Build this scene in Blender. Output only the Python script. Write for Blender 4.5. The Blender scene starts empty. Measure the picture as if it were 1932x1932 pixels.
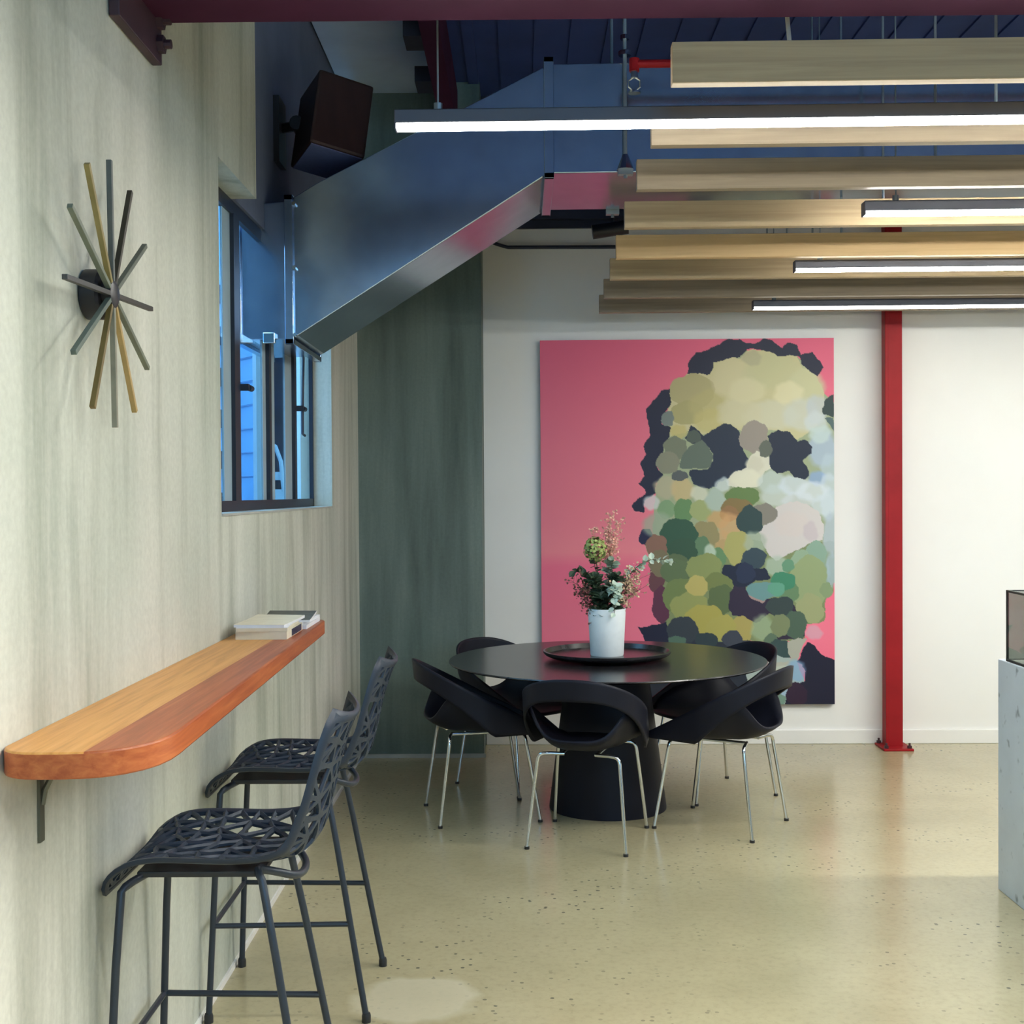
import bpy, bmesh, math, random
import numpy as np
from mathutils import Vector, Matrix
from mathutils.geometry import delaunay_2d_cdt
R = math.radians
sc = bpy.context.scene
COL = sc.collection
rnd = random.Random(7)

# ------------------------------------------------------------------ materials
def s2l(c):
    return tuple((v / 255 / 12.92) if v / 255 <= .04045 else ((v / 255 + .055) / 1.055) ** 2.4 for v in c)

def new_mat(name):
    m = bpy.data.materials.new(name); m.use_nodes = True
    nt = m.node_tree; b = nt.nodes['Principled BSDF']
    return m, nt, b

def ramp_noise(nt, scale, stops, mapping=(1, 1, 1), detail=4.0, rough=.55, coord='Object', dist=0.0):
    tc = nt.nodes.new('ShaderNodeTexCoord'); mp = nt.nodes.new('ShaderNodeMapping')
    mp.inputs['Scale'].default_value = mapping
    nz = nt.nodes.new('ShaderNodeTexNoise'); nz.inputs['Scale'].default_value = scale
    nz.inputs['Detail'].default_value = detail; nz.inputs['Roughness'].default_value = rough
    nz.inputs['Distortion'].default_value = dist
    nt.links.new(tc.outputs[coord], mp.inputs['Vector']); nt.links.new(mp.outputs['Vector'], nz.inputs['Vector'])
    cr = nt.nodes.new('ShaderNodeValToRGB')
    el = cr.color_ramp.elements
    while len(el) < len(stops): el.new(.5)
    for e, (p, c) in zip(el, stops): e.position = p; e.color = (*c, 1)
    nt.links.new(nz.outputs['Fac'], cr.inputs['Fac'])
    return cr.outputs['Color'], nz.outputs['Fac']

def mixc(nt, a, b, fac, mode='MIX'):
    mx = nt.nodes.new('ShaderNodeMix'); mx.data_type = 'RGBA'; mx.blend_type = mode
    if isinstance(fac, (int, float)): mx.inputs['Factor'].default_value = fac
    else: nt.links.new(fac, mx.inputs['Factor'])
    for sock, v in ((mx.inputs['A'], a), (mx.inputs['B'], b)):
        if isinstance(v, tuple): sock.default_value = (*v, 1)
        else: nt.links.new(v, sock)
    return mx.outputs['Result']

def bump(nt, b, height, strength=.2, distance=.004):
    bp = nt.nodes.new('ShaderNodeBump'); bp.inputs['Strength'].default_value = strength
    bp.inputs['Distance'].default_value = distance
    nt.links.new(height, bp.inputs['Height']); nt.links.new(bp.outputs['Normal'], b.inputs['Normal'])

def simple(name, col, rough=.5, metal=0.0, var=.12, scale=6.0, mapping=(1, 1, 1), spec=.5, bmp=0.0):
    m, nt, b = new_mat(name)
    lo = tuple(c * (1 - var) for c in col); hi = tuple(min(1, c * (1 + var)) for c in col)
    c, f = ramp_noise(nt, scale, [(.3, lo), (.7, hi)], mapping)
    nt.links.new(c, b.inputs['Base Color'])
    b.inputs['Roughness'].default_value = rough; b.inputs['Metallic'].default_value = metal
    b.inputs['Specular IOR Level'].default_value = spec
    if bmp: bump(nt, b, f, bmp)
    return m

def concrete(name, lo, mid, hi, rough=.75, streak=1.0):
    m, nt, b = new_mat(name)
    c1, f1 = ramp_noise(nt, 1.0, [(.30, lo), (.5, mid), (.68, hi)], (5.0, 5.0, .45), 6, .6, dist=.3)
    c2, f2 = ramp_noise(nt, 1.1, [(.3, (.80, .84, .80)), (.7, (1.08, 1.05, 1.02))], (1, 1, .8), 3, .5)
    c3, f3 = ramp_noise(nt, 60, [(.3, (.93, .93, .93)), (.7, (1.05, 1.05, 1.05))], (1, 1, 1), 3, .6)
    col = mixc(nt, mixc(nt, c1, c2, 1.0, 'MULTIPLY'), c3, 1.0, 'MULTIPLY')
    nt.links.new(col, b.inputs['Base Color'])
    b.inputs['Roughness'].default_value = rough; b.inputs['Specular IOR Level'].default_value = .25
    bump(nt, b, f3, .15, .003)
    return m

M = {}
M['concrete'] = concrete('pale_streaked_concrete', (.35, .365, .31), (.59, .60, .54), (.66, .665, .605))
M['dark_concrete'] = concrete('dark_grey_concrete', (.085, .115, .105), (.145, .19, .175), (.20, .25, .23), .6)
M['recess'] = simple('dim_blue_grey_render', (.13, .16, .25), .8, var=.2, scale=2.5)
M['white_wall'] = simple('white_painted_plaster', (.85, .84, .81), .6, var=.025, scale=1.5, spec=.3)
M['far_wall'] = simple('dark_low_bounce_plaster', (.20, .22, .25), .7, var=.05)  # dark tone chosen for the unseen walls to cut bounced light
M['white_trim'] = simple('white_gloss_skirting', (.84, .83, .80), .4, var=.02)
M['grey_trim'] = simple('grey_cement_strip', (.42, .43, .40), .7, var=.1)
M['ceiling'] = simple('navy_ceiling_paint', (.024, .052, .20), .7, var=.2, scale=2)
M['soffit'] = simple('pale_soffit_board', (.50, .66, .93), .8, var=.15, scale=2)
M['deck'] = simple('dark_navy_steel_deck', (.012, .015, .035), .6, var=.2)
M['red_steel'] = simple('oxide_red_steel', (.30, .010, .014), .5, var=.15, scale=4, spec=.2)
M['beam_red'] = simple('dark_oxide_red_beam', (.06, .016, .042), .85, var=.15, scale=4, spec=.1)
M['dark_plate'] = simple('dark_bolted_plate', (.05, .02, .028), .5, var=.2)
M['bolt'] = simple('steel_bolt', (.25, .25, .27), .35, .8, .1)
M['black_plastic'] = simple('black_plastic', (.012, .012, .016), .4, var=.1)
M['speaker_wood'] = simple('dark_brown_speaker_cabinet', (.034, .015, .012), .45, var=.25, scale=20, mapping=(1, 1, .1))
M['blue_reflection'] = simple('speaker_blue_reflection', (.10, .13, .28), .5, var=.1, scale=60)
M['black_wood'] = simple('black_stained_timber', (.018, .017, .019), .24, var=.25, scale=10, mapping=(.5, 4, 4))
M['black_ply'] = simple('black_moulded_ply', (.009, .010, .018), .48, var=.15, scale=8, spec=.22)
M['chrome'] = simple('polished_chrome', (.72, .74, .74), .14, 1.0, .03)
M['foot_cap'] = simple('dark_foot_cap', (.02, .02, .02), .5, var=.1)
M['stool_shell'] = simple('slate_blue_moulded_plastic', (.028, .041, .062), .42, var=.12, scale=8, spec=.32)
M['stool_rim'] = simple('slate_blue_plastic_rim', (.023, .034, .053), .42, var=.1, scale=8, spec=.32)
M['stool_frame'] = simple('dark_slate_powder_coat', (.030, .040, .055), .34, .2, .1)
M['plinth'] = simple('cool_grey_terrazzo', (.60, .66, .71), .45, var=.06, scale=5)
M['case_frame'] = simple('dark_bronze_case_frame', (.035, .04, .035), .4, .3, .1)
M['vase'] = simple('matte_white_ceramic', (.74, .78, .78), .55, var=.03, scale=30)
M['galv'] = None
M['brass'] = simple('dull_zinc_bracket', (.16, .16, .12), .45, .6, .15)
M['cable'] = simple('white_cable', (.6, .62, .6), .5, var=.05)
M['rod'] = simple('zinc_threaded_rod', (.32, .38, .42), .4, .6, .1)
M['housing'] = simple('dark_grey_aluminium', (.09, .095, .12), .45, .3, .05)
M['window_black'] = simple('black_aluminium_window_frame', (.012, .016, .03), .4, var=.1)
M['sash'] = simple('pale_blue_grey_sash', (.36, .48, .55), .5, var=.05)
M['ext_white'] = simple('pale_render_outside', (.78, .88, .92), .8, var=.03)
M['ext_board'] = simple('blue_weatherboard', (.12, .34, .62), .55, var=.12, scale=3)
M['ext_peri'] = simple('lilac_blue_render', (.42, .58, .95), .8, var=.04)
M['ext_frame'] = simple('sky_blue_painted_frame', (.26, .52, .85), .6, var=.04)
M['ext_dark'] = simple('dark_blue_shopfront', (.008, .022, .055), .9, var=.5, scale=3, spec=.05)
M['ext_blocker'] = simple('dark_slate_sky_blocker', (.05, .085, .11), .8, var=.2)
M['ext_ground'] = simple('asphalt_outside', (.10, .12, .14), .9, var=.2)
M['paper_cream'] = simple('cream_paper', (.74, .69, .54), .7, var=.06, scale=20)
M['paper_white'] = simple('white_paper', (.78, .79, .82), .6, var=.04, scale=20)
M['paper_dark'] = simple('dark_printed_cover', (.09, .09, .075), .5, var=.4, scale=14)
M['paper_navy'] = simple('navy_printed_block', (.012, .022, .06), .45, var=.1)
M['leaf_dark'] = simple('dark_green_leaf', (.045, .075, .04), .5, var=.35, scale=25)
M['leaf_euc'] = simple('grey_green_eucalyptus_leaf', (.24, .32, .24), .5, var=.3, scale=25)
M['leaf_pale'] = simple('pale_silver_green_leaf', (.52, .62, .50), .5, var=.15, scale=25)
M['hydrangea'] = simple('lime_green_petals', (.33, .40, .12), .6, var=.4, scale=40)
M['beige_flower'] = simple('dried_beige_flowers', (.60, .42, .27), .7, var=.3, scale=40)
M['plume'] = simple('dried_pink_beige_plume', (.68, .36, .27), .8, var=.2, scale=30)
M['russet'] = simple('dusky_russet_sprig', (.16, .07, .05), .7, var=.4, scale=30)
M['stem'] = simple('brown_green_stem', (.10, .09, .05), .6, var=.2)
M['canvas_edge'] = simple('raw_canvas_edge', (.20, .10, .14), .8, var=.1)

def batten_mat(name, a, bcol):
    m, nt, b = new_mat(name)
    c, f = ramp_noise(nt, 3.0, [(.32, a), (.68, bcol)], (.5, 10, 14), 5, .6, dist=.8)
    nt.links.new(c, b.inputs['Base Color']); b.inputs['Roughness'].default_value = .55
    b.inputs['Specular IOR Level'].default_value = .3
    return m
M['batten0'] = batten_mat('greyed_oak_batten', (.38, .28, .17), (.50, .385, .235))
M['batten1'] = batten_mat('honey_oak_batten', (.60, .40, .20), (.72, .50, .26))
M['batten2'] = batten_mat('walnut_grey_batten', (.25, .20, .15), (.36, .29, .21))

def galv():
    m, nt, b = new_mat('galvanised_sheet_steel')
    c, f = ramp_noise(nt, 9, [(.3, (.33, .41, .53)), (.7, (.41, .50, .62))], (1, 1, 1), 4, .6)
    nt.links.new(c, b.inputs['Base Color']); b.inputs['Metallic'].default_value = .92
    b.inputs['Roughness'].default_value = .17
    return m
M['galv'] = galv()

def counter_wood():
    m, nt, b = new_mat('two_tone_timber_counter')
    tc = nt.nodes.new('ShaderNodeTexCoord'); sp = nt.nodes.new('ShaderNodeSeparateXYZ')
    nt.links.new(tc.outputs['Object'], sp.inputs['Vector'])
    g1, f1 = ramp_noise(nt, 2.0, [(.3, (.50, .225, .055)), (.52, (.66, .325, .09)), (.72, (.74, .40, .13))], (30, 1.3, 30), 6, .6, dist=.4)
    g2, f2 = ramp_noise(nt, 2.0, [(.3, (.25, .065, .022)), (.52, (.36, .095, .034)), (.72, (.47, .15, .055))], (34, 1.3, 34), 6, .6, dist=.4)
    # board joint: front board is redder
    w = nt.nodes.new('ShaderNodeMath'); w.operation = 'GREATER_THAN'; w.inputs[1].default_value = .168
    nt.links.new(sp.outputs['X'], w.inputs[0])
    col = mixc(nt, g1, g2, w.outputs[0])
    # front/end edge of the slab shows the redder timber
    z = nt.nodes.new('ShaderNodeMath'); z.operation = 'LESS_THAN'; z.inputs[1].default_value = -.0035
    nt.links.new(sp.outputs['Z'], z.inputs[0])
    g3, f3 = ramp_noise(nt, 2.0, [(.3, (.34, .075, .025)), (.55, (.48, .13, .042)), (.75, (.58, .19, .06))], (20, 1.6, 30), 6, .6, dist=.5)
    col = mixc(nt, col, g3, z.outputs[0])
    nt.links.new(col, b.inputs['Base Color']); b.inputs['Roughness'].default_value = .38
    b.inputs['Specular IOR Level'].default_value = .35
    return m
M['counter'] = counter_wood()

def floor_mat():
    m, nt, b = new_mat('polished_concrete_floor')
    c1, f1 = ramp_noise(nt, .8, [(.3, (.36, .315, .185)), (.5, (.45, .395, .24)), (.7, (.51, .455, .285))], (1, 1, 1), 5, .6)
    c2, f2 = ramp_noise(nt, 40, [(.28, (.86, .86, .84)), (.5, (1, 1, 1)), (.75, (1.05, 1.045, 1.03))], (1, 1, 1), 6, .7)
    col = mixc(nt, c1, c2, 1.0, 'MULTIPLY')
    tc = nt.nodes.new('ShaderNodeTexCoord')
    vo = nt.nodes.new('ShaderNodeTexVoronoi'); vo.inputs['Scale'].default_value = 34
    nt.links.new(tc.outputs['Object'], vo.inputs['Vector'])
    # aggregate specks, only where a large noise allows
    th = nt.nodes.new('ShaderNodeMath'); th.operation = 'LESS_THAN'; th.inputs[1].default_value = .225
    nt.links.new(vo.outputs['Distance'], th.inputs[0])
    nz = nt.nodes.new('ShaderNodeTexNoise'); nz.inputs['Scale'].default_value = 1.6; nz.inputs['Detail'].default_value = 3
    nt.links.new(tc.outputs['Object'], nz.inputs['Vector'])
    gt = nt.nodes.new('ShaderNodeMapRange'); gt.inputs['From Min'].default_value = .45; gt.inputs['From Max'].default_value = .62
    nt.links.new(nz.outputs['Fac'], gt.inputs['Value'])
    wn = nt.nodes.new('ShaderNodeMath'); wn.operation = 'GREATER_THAN'; wn.inputs[1].default_value = .62
    sepc = nt.nodes.new('ShaderNodeSeparateColor'); nt.links.new(vo.outputs['Color'], sepc.inputs['Color'])
    nt.links.new(sepc.outputs['Red'], wn.inputs[0])
    m1 = nt.nodes.new('ShaderNodeMath'); m1.operation = 'MULTIPLY'
    nt.links.new(th.outputs[0], m1.inputs[0]); nt.links.new(gt.outputs[0], m1.inputs[1])
    m2 = nt.nodes.new('ShaderNodeMath'); m2.operation = 'MULTIPLY'
    nt.links.new(m1.outputs[0], m2.inputs[0]); nt.links.new(wn.outputs[0], m2.inputs[1])
    m3 = nt.nodes.new('ShaderNodeMath'); m3.operation = 'MULTIPLY'; m3.inputs[1].default_value = .85
    nt.links.new(m2.outputs[0], m3.inputs[0])
    col = mixc(nt, col, (.10, .10, .075), m3.outputs[0])
    # a pale round patch left by a repair
    sub = nt.nodes.new('ShaderNodeVectorMath'); sub.operation = 'DISTANCE'; sub.inputs[1].default_value = (-.335, 3.93, 0)
    nv = nt.nodes.new('ShaderNodeTexNoise'); nv.inputs['Scale'].default_value = 7
    nt.links.new(tc.outputs['Object'], nv.inputs['Vector'])
    nt.links.new(tc.outputs['Object'], sub.inputs[0])
    ad = nt.nodes.new('ShaderNodeMath'); ad.operation = 'MULTIPLY_ADD'; ad.inputs[1].default_value = .12; 
    nt.links.new(nv.outputs['Fac'], ad.inputs[0]); nt.links.new(sub.outputs['Value'], ad.inputs[2])
    mr = nt.nodes.new('ShaderNodeMapRange'); mr.inputs['From Min'].default_value = .225; mr.inputs['From Max'].default_value = .27
    mr.inputs['To Min'].default_value = .6; mr.inputs['To Max'].default_value = 0
    nt.links.new(ad.outputs[0], mr.inputs['Value'])
    col = mixc(nt, col, (.64, .59, .44), mr.outputs[0])
    nt.links.new(col, b.inputs['Base Color'])
    rr = nt.nodes.new('ShaderNodeMapRange'); rr.inputs['To Min'].default_value = .15; rr.inputs['To Max'].default_value = .27
    nt.links.new(f2, rr.inputs['Value']); nt.links.new(rr.outputs[0], b.inputs['Roughness'])
    b.inputs['Specular IOR Level'].default_value = .75
    return m
M['floor'] = floor_mat()

def emis(name, col, strength):
    m, nt, b = new_mat(name)
    b.inputs['Base Color'].default_value = (*col, 1)
    b.inputs['Emission Color'].default_value = (*col, 1); b.inputs['Emission Strength'].default_value = strength
    return m
LED = (1.0, .995, .925)
M['led'] = emis('white_led_diffuser', LED, 145)
M['led_soft'] = emis('dimmer_white_led_diffuser', LED, 15)
M['led_added'] = emis('added_bar_led_diffuser', LED, 128)
M['led_long'] = emis('long_white_led_diffuser', LED, 74)
M['led_mid'] = emis('mid_white_led_diffuser', LED, 44)

def glass(name, tint, refl=.10):
    m = bpy.data.materials.new(name); m.use_nodes = True; nt = m.node_tree
    nt.nodes.remove(nt.nodes['Principled BSDF'])
    tr = nt.nodes.new('ShaderNodeBsdfTransparent'); tr.inputs['Color'].default_value = (*tint, 1)
    gl = nt.nodes.new('ShaderNodeBsdfGlossy'); gl.inputs['Roughness'].default_value = .03
    lw = nt.nodes.new('ShaderNodeLayerWeight'); lw.inputs['Blend'].default_value = .5
    pw = nt.nodes.new('ShaderNodeMath'); pw.operation = 'POWER'; pw.inputs[1].default_value = 4.0
    fr = nt.nodes.new('ShaderNodeMath'); fr.operation = 'MULTIPLY_ADD'; fr.inputs[1].default_value = .55; fr.inputs[2].default_value = .035
    nt.links.new(lw.outputs['Facing'], pw.inputs[0]); nt.links.new(pw.outputs[0], fr.inputs[0])
    mx = nt.nodes.new('ShaderNodeMixShader')
    nt.links.new(fr.outputs[0], mx.inputs[0]); nt.links.new(tr.outputs[0], mx.inputs[1]); nt.links.new(gl.outputs[0], mx.inputs[2])
    nt.links.new(mx.outputs[0], nt.nodes['Material Output'].inputs['Surface'])
    return m
M['glass'] = glass('clear_window_glass', (.88, .95, .97))
M['case_glass'] = glass('grey_display_glass', (.72, .74, .72))

# ------------------------------------------------------------------ mesh helpers
def BM(): return bmesh.new()

def box(bm, a, b, mtx=None, bev=0.0):
    a = Vector(a); b = Vector(b)
    c = (a + b) / 2; s = b - a
    r = bmesh.ops.create_cube(bm, size=1.0)
    vs = r['verts']
    for v in vs: v.co = Vector((v.co.x * s.x, v.co.y * s.y, v.co.z * s.z)) + c
    if bev:
        es = list({e for v in vs for e in v.link_edges})
        rb = bmesh.ops.bevel(bm, geom=es, offset=bev, segments=2, profile=.6, affect='EDGES', clamp_overlap=True)
        vs = list({v for f in rb['faces'] for v in f.verts} | {v for v in vs if v.is_valid})
    if mtx is not None:
        for v in vs: v.co = mtx @ v.co
    return vs

def frame_at(p, d):
    d = d.normalized()
    up = Vector((0, 0, 1)) if abs(d.z) < .9 else Vector((1, 0, 0))
    x = d.cross(up).normalized(); y = x.cross(d).normalized()
    return x, y

def tube(bm, pts, r, n=10, caps=True, smooth=0, rx=1.0):
    pts = [Vector(p) for p in pts]
    if smooth:
        for _ in range(smooth):
            q = [pts[0]]
            for a, b in zip(pts, pts[1:]):
                q += [a * .75 + b * .25, a * .25 + b * .75]
            q.append(pts[-1]); pts = q
    rings = []
    px = None
    for i, p in enumerate(pts):
        d = (pts[min(i + 1, len(pts) - 1)] - pts[max(i - 1, 0)])
        if px is None: x, y = frame_at(p, d)
        else:
            dn = d.normalized(); x = (px - dn * px.dot(dn)).normalized(); y = x.cross(dn).normalized()
        px = x
        rr = r[i] if isinstance(r, (list, tuple)) and len(r) == len(pts) else (r if not isinstance(r, (list, tuple)) else r[0] + (r[-1] - r[0]) * i / (len(pts) - 1))
        rings.append([bm.verts.new(p + x * math.cos(2 * math.pi * k / n) * rr * rx + y * math.sin(2 * math.pi * k / n) * rr) for k in range(n)])
    for a, b in zip(rings, rings[1:]):
        for k in range(n):
            bm.faces.new((a[k], a[(k + 1) % n], b[(k + 1) % n], b[k]))
    if caps:
        bm.faces.new(rings[0][::-1]); bm.faces.new(rings[-1])

def cyl(bm, p, q, r, n=20): tube(bm, [p, q], r, n)

def lathe(bm, prof, n=64, center=(0, 0, 0)):
    c = Vector(center); rings = []
    for r, z in prof:
        if r < 1e-6: rings.append([bm.verts.new(c + Vector((0, 0, z)))])
        else: rings.append([bm.verts.new(c + Vector((r * math.cos(2 * math.pi * k / n), r * math.sin(2 * math.pi * k / n), z))) for k in range(n)])
    for a, b in zip(rings, rings[1:]):
        for k in range(n):
            k2 = (k + 1) % n
            if len(a) == 1 and len(b) == 1: continue
            if len(a) == 1: bm.faces.new((a[0], b[k2], b[k]))
            elif len(b) == 1: bm.faces.new((a[k], a[k2], b[0]))
            else: bm.faces.new((a[k], a[k2], b[k2], b[k]))

def prism(bm, poly, f, lo, hi):
    """poly of 2D points, f(u, v, w) -> 3D, extruded w from lo to hi"""
    a = [bm.verts.new(f(u, v, lo)) for u, v in poly]; b = [bm.verts.new(f(u, v, hi)) for u, v in poly]
    n = len(poly)
    bm.faces.new(a[::-1]); bm.faces.new(b)
    for k in range(n): bm.faces.new((a[k], a[(k + 1) % n], b[(k + 1) % n], b[k]))

def obj(name, bm, mat, parent=None, smooth=False, bevel=0.0, solid=0.0, sub=0, loc=None, angle=35):
    bmesh.ops.recalc_face_normals(bm, faces=bm.faces[:])
    me = bpy.data.meshes.new(name); bm.to_mesh(me); bm.free()
    for mm in (mat if isinstance(mat, list) else [mat]): me.materials.append(mm)
    o = bpy.data.objects.new(name, me); COL.objects.link(o)
    if parent: o.parent = parent
    if loc is not None: o.location = loc
    if smooth:
        me.polygons.foreach_set('use_smooth', [True] * len(me.polygons))
        try: me.set_sharp_from_angle(angle=R(angle))
        except Exception: pass
    if solid:
        md = o.modifiers.new('solid', 'SOLIDIFY'); md.thickness = solid; md.offset = 0
    if bevel:
        md = o.modifiers.new('bevel', 'BEVEL'); md.width = bevel; md.segments = 2; md.limit_method = 'ANGLE'; md.angle_limit = R(40)
    if sub:
        md = o.modifiers.new('sub', 'SUBSURF'); md.levels = sub; md.render_levels = sub
    return o

def tag(o, label, cat, group=None):
    o['label'] = label; o['category'] = cat
    if group: o['group'] = group
    return o

def thing(name, label, cat, loc=(0, 0, 0), rotz=0.0, group=None):
    o = bpy.data.objects.new(name, None); COL.objects.link(o)
    o.location = loc; o.rotation_euler = (0, 0, rotz); o.empty_display_size = .1
    return tag(o, label, cat, group)

def struct(name, bm, mat, **k):
    o = obj(name, bm, mat, **k); o['kind'] = 'structure'; return o

def dup(root, loc, rotz, label, group=None):
    r = root.copy(); COL.objects.link(r); r.location = loc; r.rotation_euler = (0, 0, rotz); r['label'] = label
    if group: r['group'] = group
    for ch in list(root.children):
        c = ch.copy(); COL.objects.link(c); c.parent = r
        for g in ch.children:
            d = g.copy(); COL.objects.link(d); d.parent = c
    return r

# ------------------------------------------------------------------ camera
H = 1.572
cam = bpy.data.cameras.new('camera'); co = bpy.data.objects.new('camera', cam); COL.objects.link(co)
cam.sensor_width = 36; cam.sensor_fit = 'HORIZONTAL'; cam.lens = 36 * 2400 / 1932
co.matrix_world = Matrix.Translation((0, 0, H)) @ Matrix.Rotation(R(.45), 4, 'Z') @ Matrix.Rotation(R(90 - .86), 4, 'X') @ Matrix.Rotation(R(-.38), 4, 'Z')
cam.clip_start = .05; cam.clip_end = 100
sc.camera = co

# ------------------------------------------------------------------ room shell
CEIL = 4.0; XL = -.97; XR = 6.5; YB = 7.93; YF = -3.2
bm = BM(); box(bm, (-1.3, YF, -.2), (XR, 8.3, 0)); struct('floor', bm, M['floor'])
bm = BM(); box(bm, (-1.3, YF, CEIL), (XR, 8.3, CEIL + .15))
for k in range(36):   # ribs of the roof deck
    x = -.30 + k * .19
    box(bm, (x, YF, CEIL - .012), (x + .06, 8.0, CEIL + .001))
struct('ceiling', bm, M['ceiling'])
bm = BM(); box(bm, (-1.04, 3.6, CEIL - .06), (-.43, 7.92, CEIL - .03)); struct('ceiling_soffit', bm, M['soffit'])
# left wall with the window opening; the part above the opening steps back beyond y = 4.69
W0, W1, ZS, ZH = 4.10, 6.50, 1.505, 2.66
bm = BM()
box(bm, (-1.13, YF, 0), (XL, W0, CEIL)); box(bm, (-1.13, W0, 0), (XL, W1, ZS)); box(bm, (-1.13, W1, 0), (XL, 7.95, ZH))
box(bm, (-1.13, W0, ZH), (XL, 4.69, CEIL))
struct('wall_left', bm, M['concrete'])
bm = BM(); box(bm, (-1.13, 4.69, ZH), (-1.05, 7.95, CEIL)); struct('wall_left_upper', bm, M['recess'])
bm = BM(); box(bm, (XL, 7.55, 0), (-.235, 8.2, CEIL)); struct('wall_pier', bm, M['dark_concrete'])
bm = BM()
v = [(-.235, 7.935), (XR, 7.86), (XR, 8.2), (-.235, 8.2)]
prism(bm, v, lambda a, b, w: (a, b, w), 0, 3.21); struct('wall_back', bm, M['white_wall'])
bm = BM()
for (z0, z1, y) in ((3.21, 3.255, 7.90), (3.255, 3.30, 7.84), (3.30, 3.40, 7.88), (3.40, CEIL, 7.82)):
    box(bm, (-.235, y, z0), (XR, 8.2, z1))
struct('wall_back_upper', bm, M['deck'])
bm = BM(); box(bm, (XR, YF, 0), (XR + .2, 8.2, CEIL)); struct('wall_right', bm, M['far_wall'])
bm = BM(); box(bm, (-1.3, YF - .2, 0), (XR, YF, 2.0)); box(bm, (-1.3, YF - .2, 3.85), (XR, YF, CEIL))
for x0, x1 in ((-1.3, -.9), (2.6, 2.75), (6.2, XR)): box(bm, (x0, YF - .2, 2.0), (x1, YF, 3.85))  # openings added behind the camera to let in blue sky fill
struct('wall_front', bm, M['far_wall'])
bm = BM()
prism(bm, [(-.232, 7.916), (XR, 7.843), (XR, 7.862), (-.232, 7.937)], lambda a, b, w: (a, b, w), 0, .088)
struct('baseboard_back', bm, M['white_trim'], bevel=.004)
bm = BM(); box(bm, (XL, 7.535, 0), (-.225, 7.55, .022)); struct('baseboard_pier', bm, M['grey_trim'])
bm = BM(); box(bm, (XL, 1.0, 0), (XL + .008, 7.53, .02)); struct('baseboard_left', bm, M['white_trim'])

# ------------------------------------------------------------------ window in the left wall
win = bpy.data.objects.new('window_1', None); COL.objects.link(win); win['kind'] = 'structure'
win.location = (-1.07, 5.3, ZS)
def wob(name, bm, mat, par=win, **k):
    bm.transform(Matrix.Translation((1.07, -5.3, -ZS)) if par == win else Matrix.Identity(4))
    return obj(name, bm, mat, par, **k)
xo0, xo1 = -1.082, -1.063
bm = BM()
box(bm, (xo0, W0, ZS), (xo1, W1, ZS + .045)); box(bm, (xo0, W0, ZH - .05), (xo1, W1, ZH))
box(bm, (xo0, W0, ZS), (xo1, W0 + .045, ZH)); box(bm, (xo0, W1 - .02, ZS), (xo1, W1, ZH))
wob('window_frame', bm, M['window_black'])
for y0, y1 in ((4.70, 4.79), (5.34, 5.385), (5.935, 5.985)):
    bm = BM(); box(bm, (xo0, y0, ZS + .045), (xo1 + .006, y1, ZH - .05)); wob('mullion', bm, M['window_black'])
for y0, y1 in ((4.58, 4.70), (5.27, 5.335), (5.385, 5.52), (5.77, 5.935)):
    bm = BM(); box(bm, (-1.080, y0, ZS + .045), (-1.072, y1, ZH - .05)); wob('sash_stile', bm, M['sash'])
for y0, y1 in ((W0 + .045, 4.58), (4.79, 5.27), (5.52, 5.77), (5.985, W1 - .02)):
    bm = BM()
    if y0 < 5 < y1:
        box(bm, (-1.0775, y0, ZS + .045), (-1.0735, y1, 2.19))
    else: box(bm, (-1.0775, y0, ZS + .045), (-1.0735, y1, ZH - .05))
    wob('pane', bm, M['glass'])
for y in (4.80, 6.0):
    bm = BM(); box(bm, (xo1, y - .005, 1.965), (xo1 + .035, y + .02, 1.99)); cyl(bm, (xo1 + .03, y + .02, 1.977), (xo1 + .03, y + .07, 1.977), .012, 10)
    wob('catch', bm, M['window_black'])
bm = BM(); tube(bm, [(xo1 + .02, 6.10, 2.25), (xo1 + .02, 6.06, 1.98), (xo1 + .02, 6.06, 1.86), (xo1 + .02, 6.12, 1.855)], .007, 8); wob('window_stay', bm, M['window_black'])
bm = BM(); box(bm, (-1.064, W0, ZS - .002), (XL + .004, W1, ZS + .006)); s = wob('window_sill', bm, M['grey_trim'])

# outside: the neighbouring building and its yard
nb = thing('neighbour_building', 'pale blue-lit building seen outside through the window', 'building', (-1.9, 9.6, 0))
def ext(name, bm, mat, par=nb):
    bm.transform(Matrix.Translation((1.9, -9.6, 0))); return obj(name, bm, mat, par)
bm = BM(); box(bm, (-1.76, 9.6, 0), (-1.615, 9.9, 4.5)); ext('render_wall', bm, M['ext_white'])
bm = BM(); box(bm, (-1.615, 9.55, 0), (-1.50, 9.85, 4.5)); ext('corner_pier', bm, M['ext_peri'])
bm = BM(); box(bm, (-1.895, 9.62, 0), (-1.76, 9.7, 4.5)); ext('shopfront', bm, M['ext_dark'])
bm = BM(); tube(bm, [(-1.92, 9.5, 1.98), (-1.84, 9.5, 1.93), (-1.80, 9.5, 1.82), (-1.78, 9.5, 1.6)], .016, 8); box(bm, (-1.895, 9.5, 1.68), (-1.76, 9.56, 1.74)); box(bm, (-1.895, 9.5, 0), (-1.76, 9.58, 1.61)); ext('handrail', bm, M['sash'])
bm = BM(); box(bm, (-1.96, 9.5, 0), (-1.885, 9.75, 4.5)); ext('door_post', bm, M['ext_frame'])
bm = BM(); box(bm, (-3.4, .3, 0), (-1.4, 2.6, 4.6)); ext('added_sky_blocker', bm, M['ext_blocker'])  # unseen block added to darken the sky reflected in the duct
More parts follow.
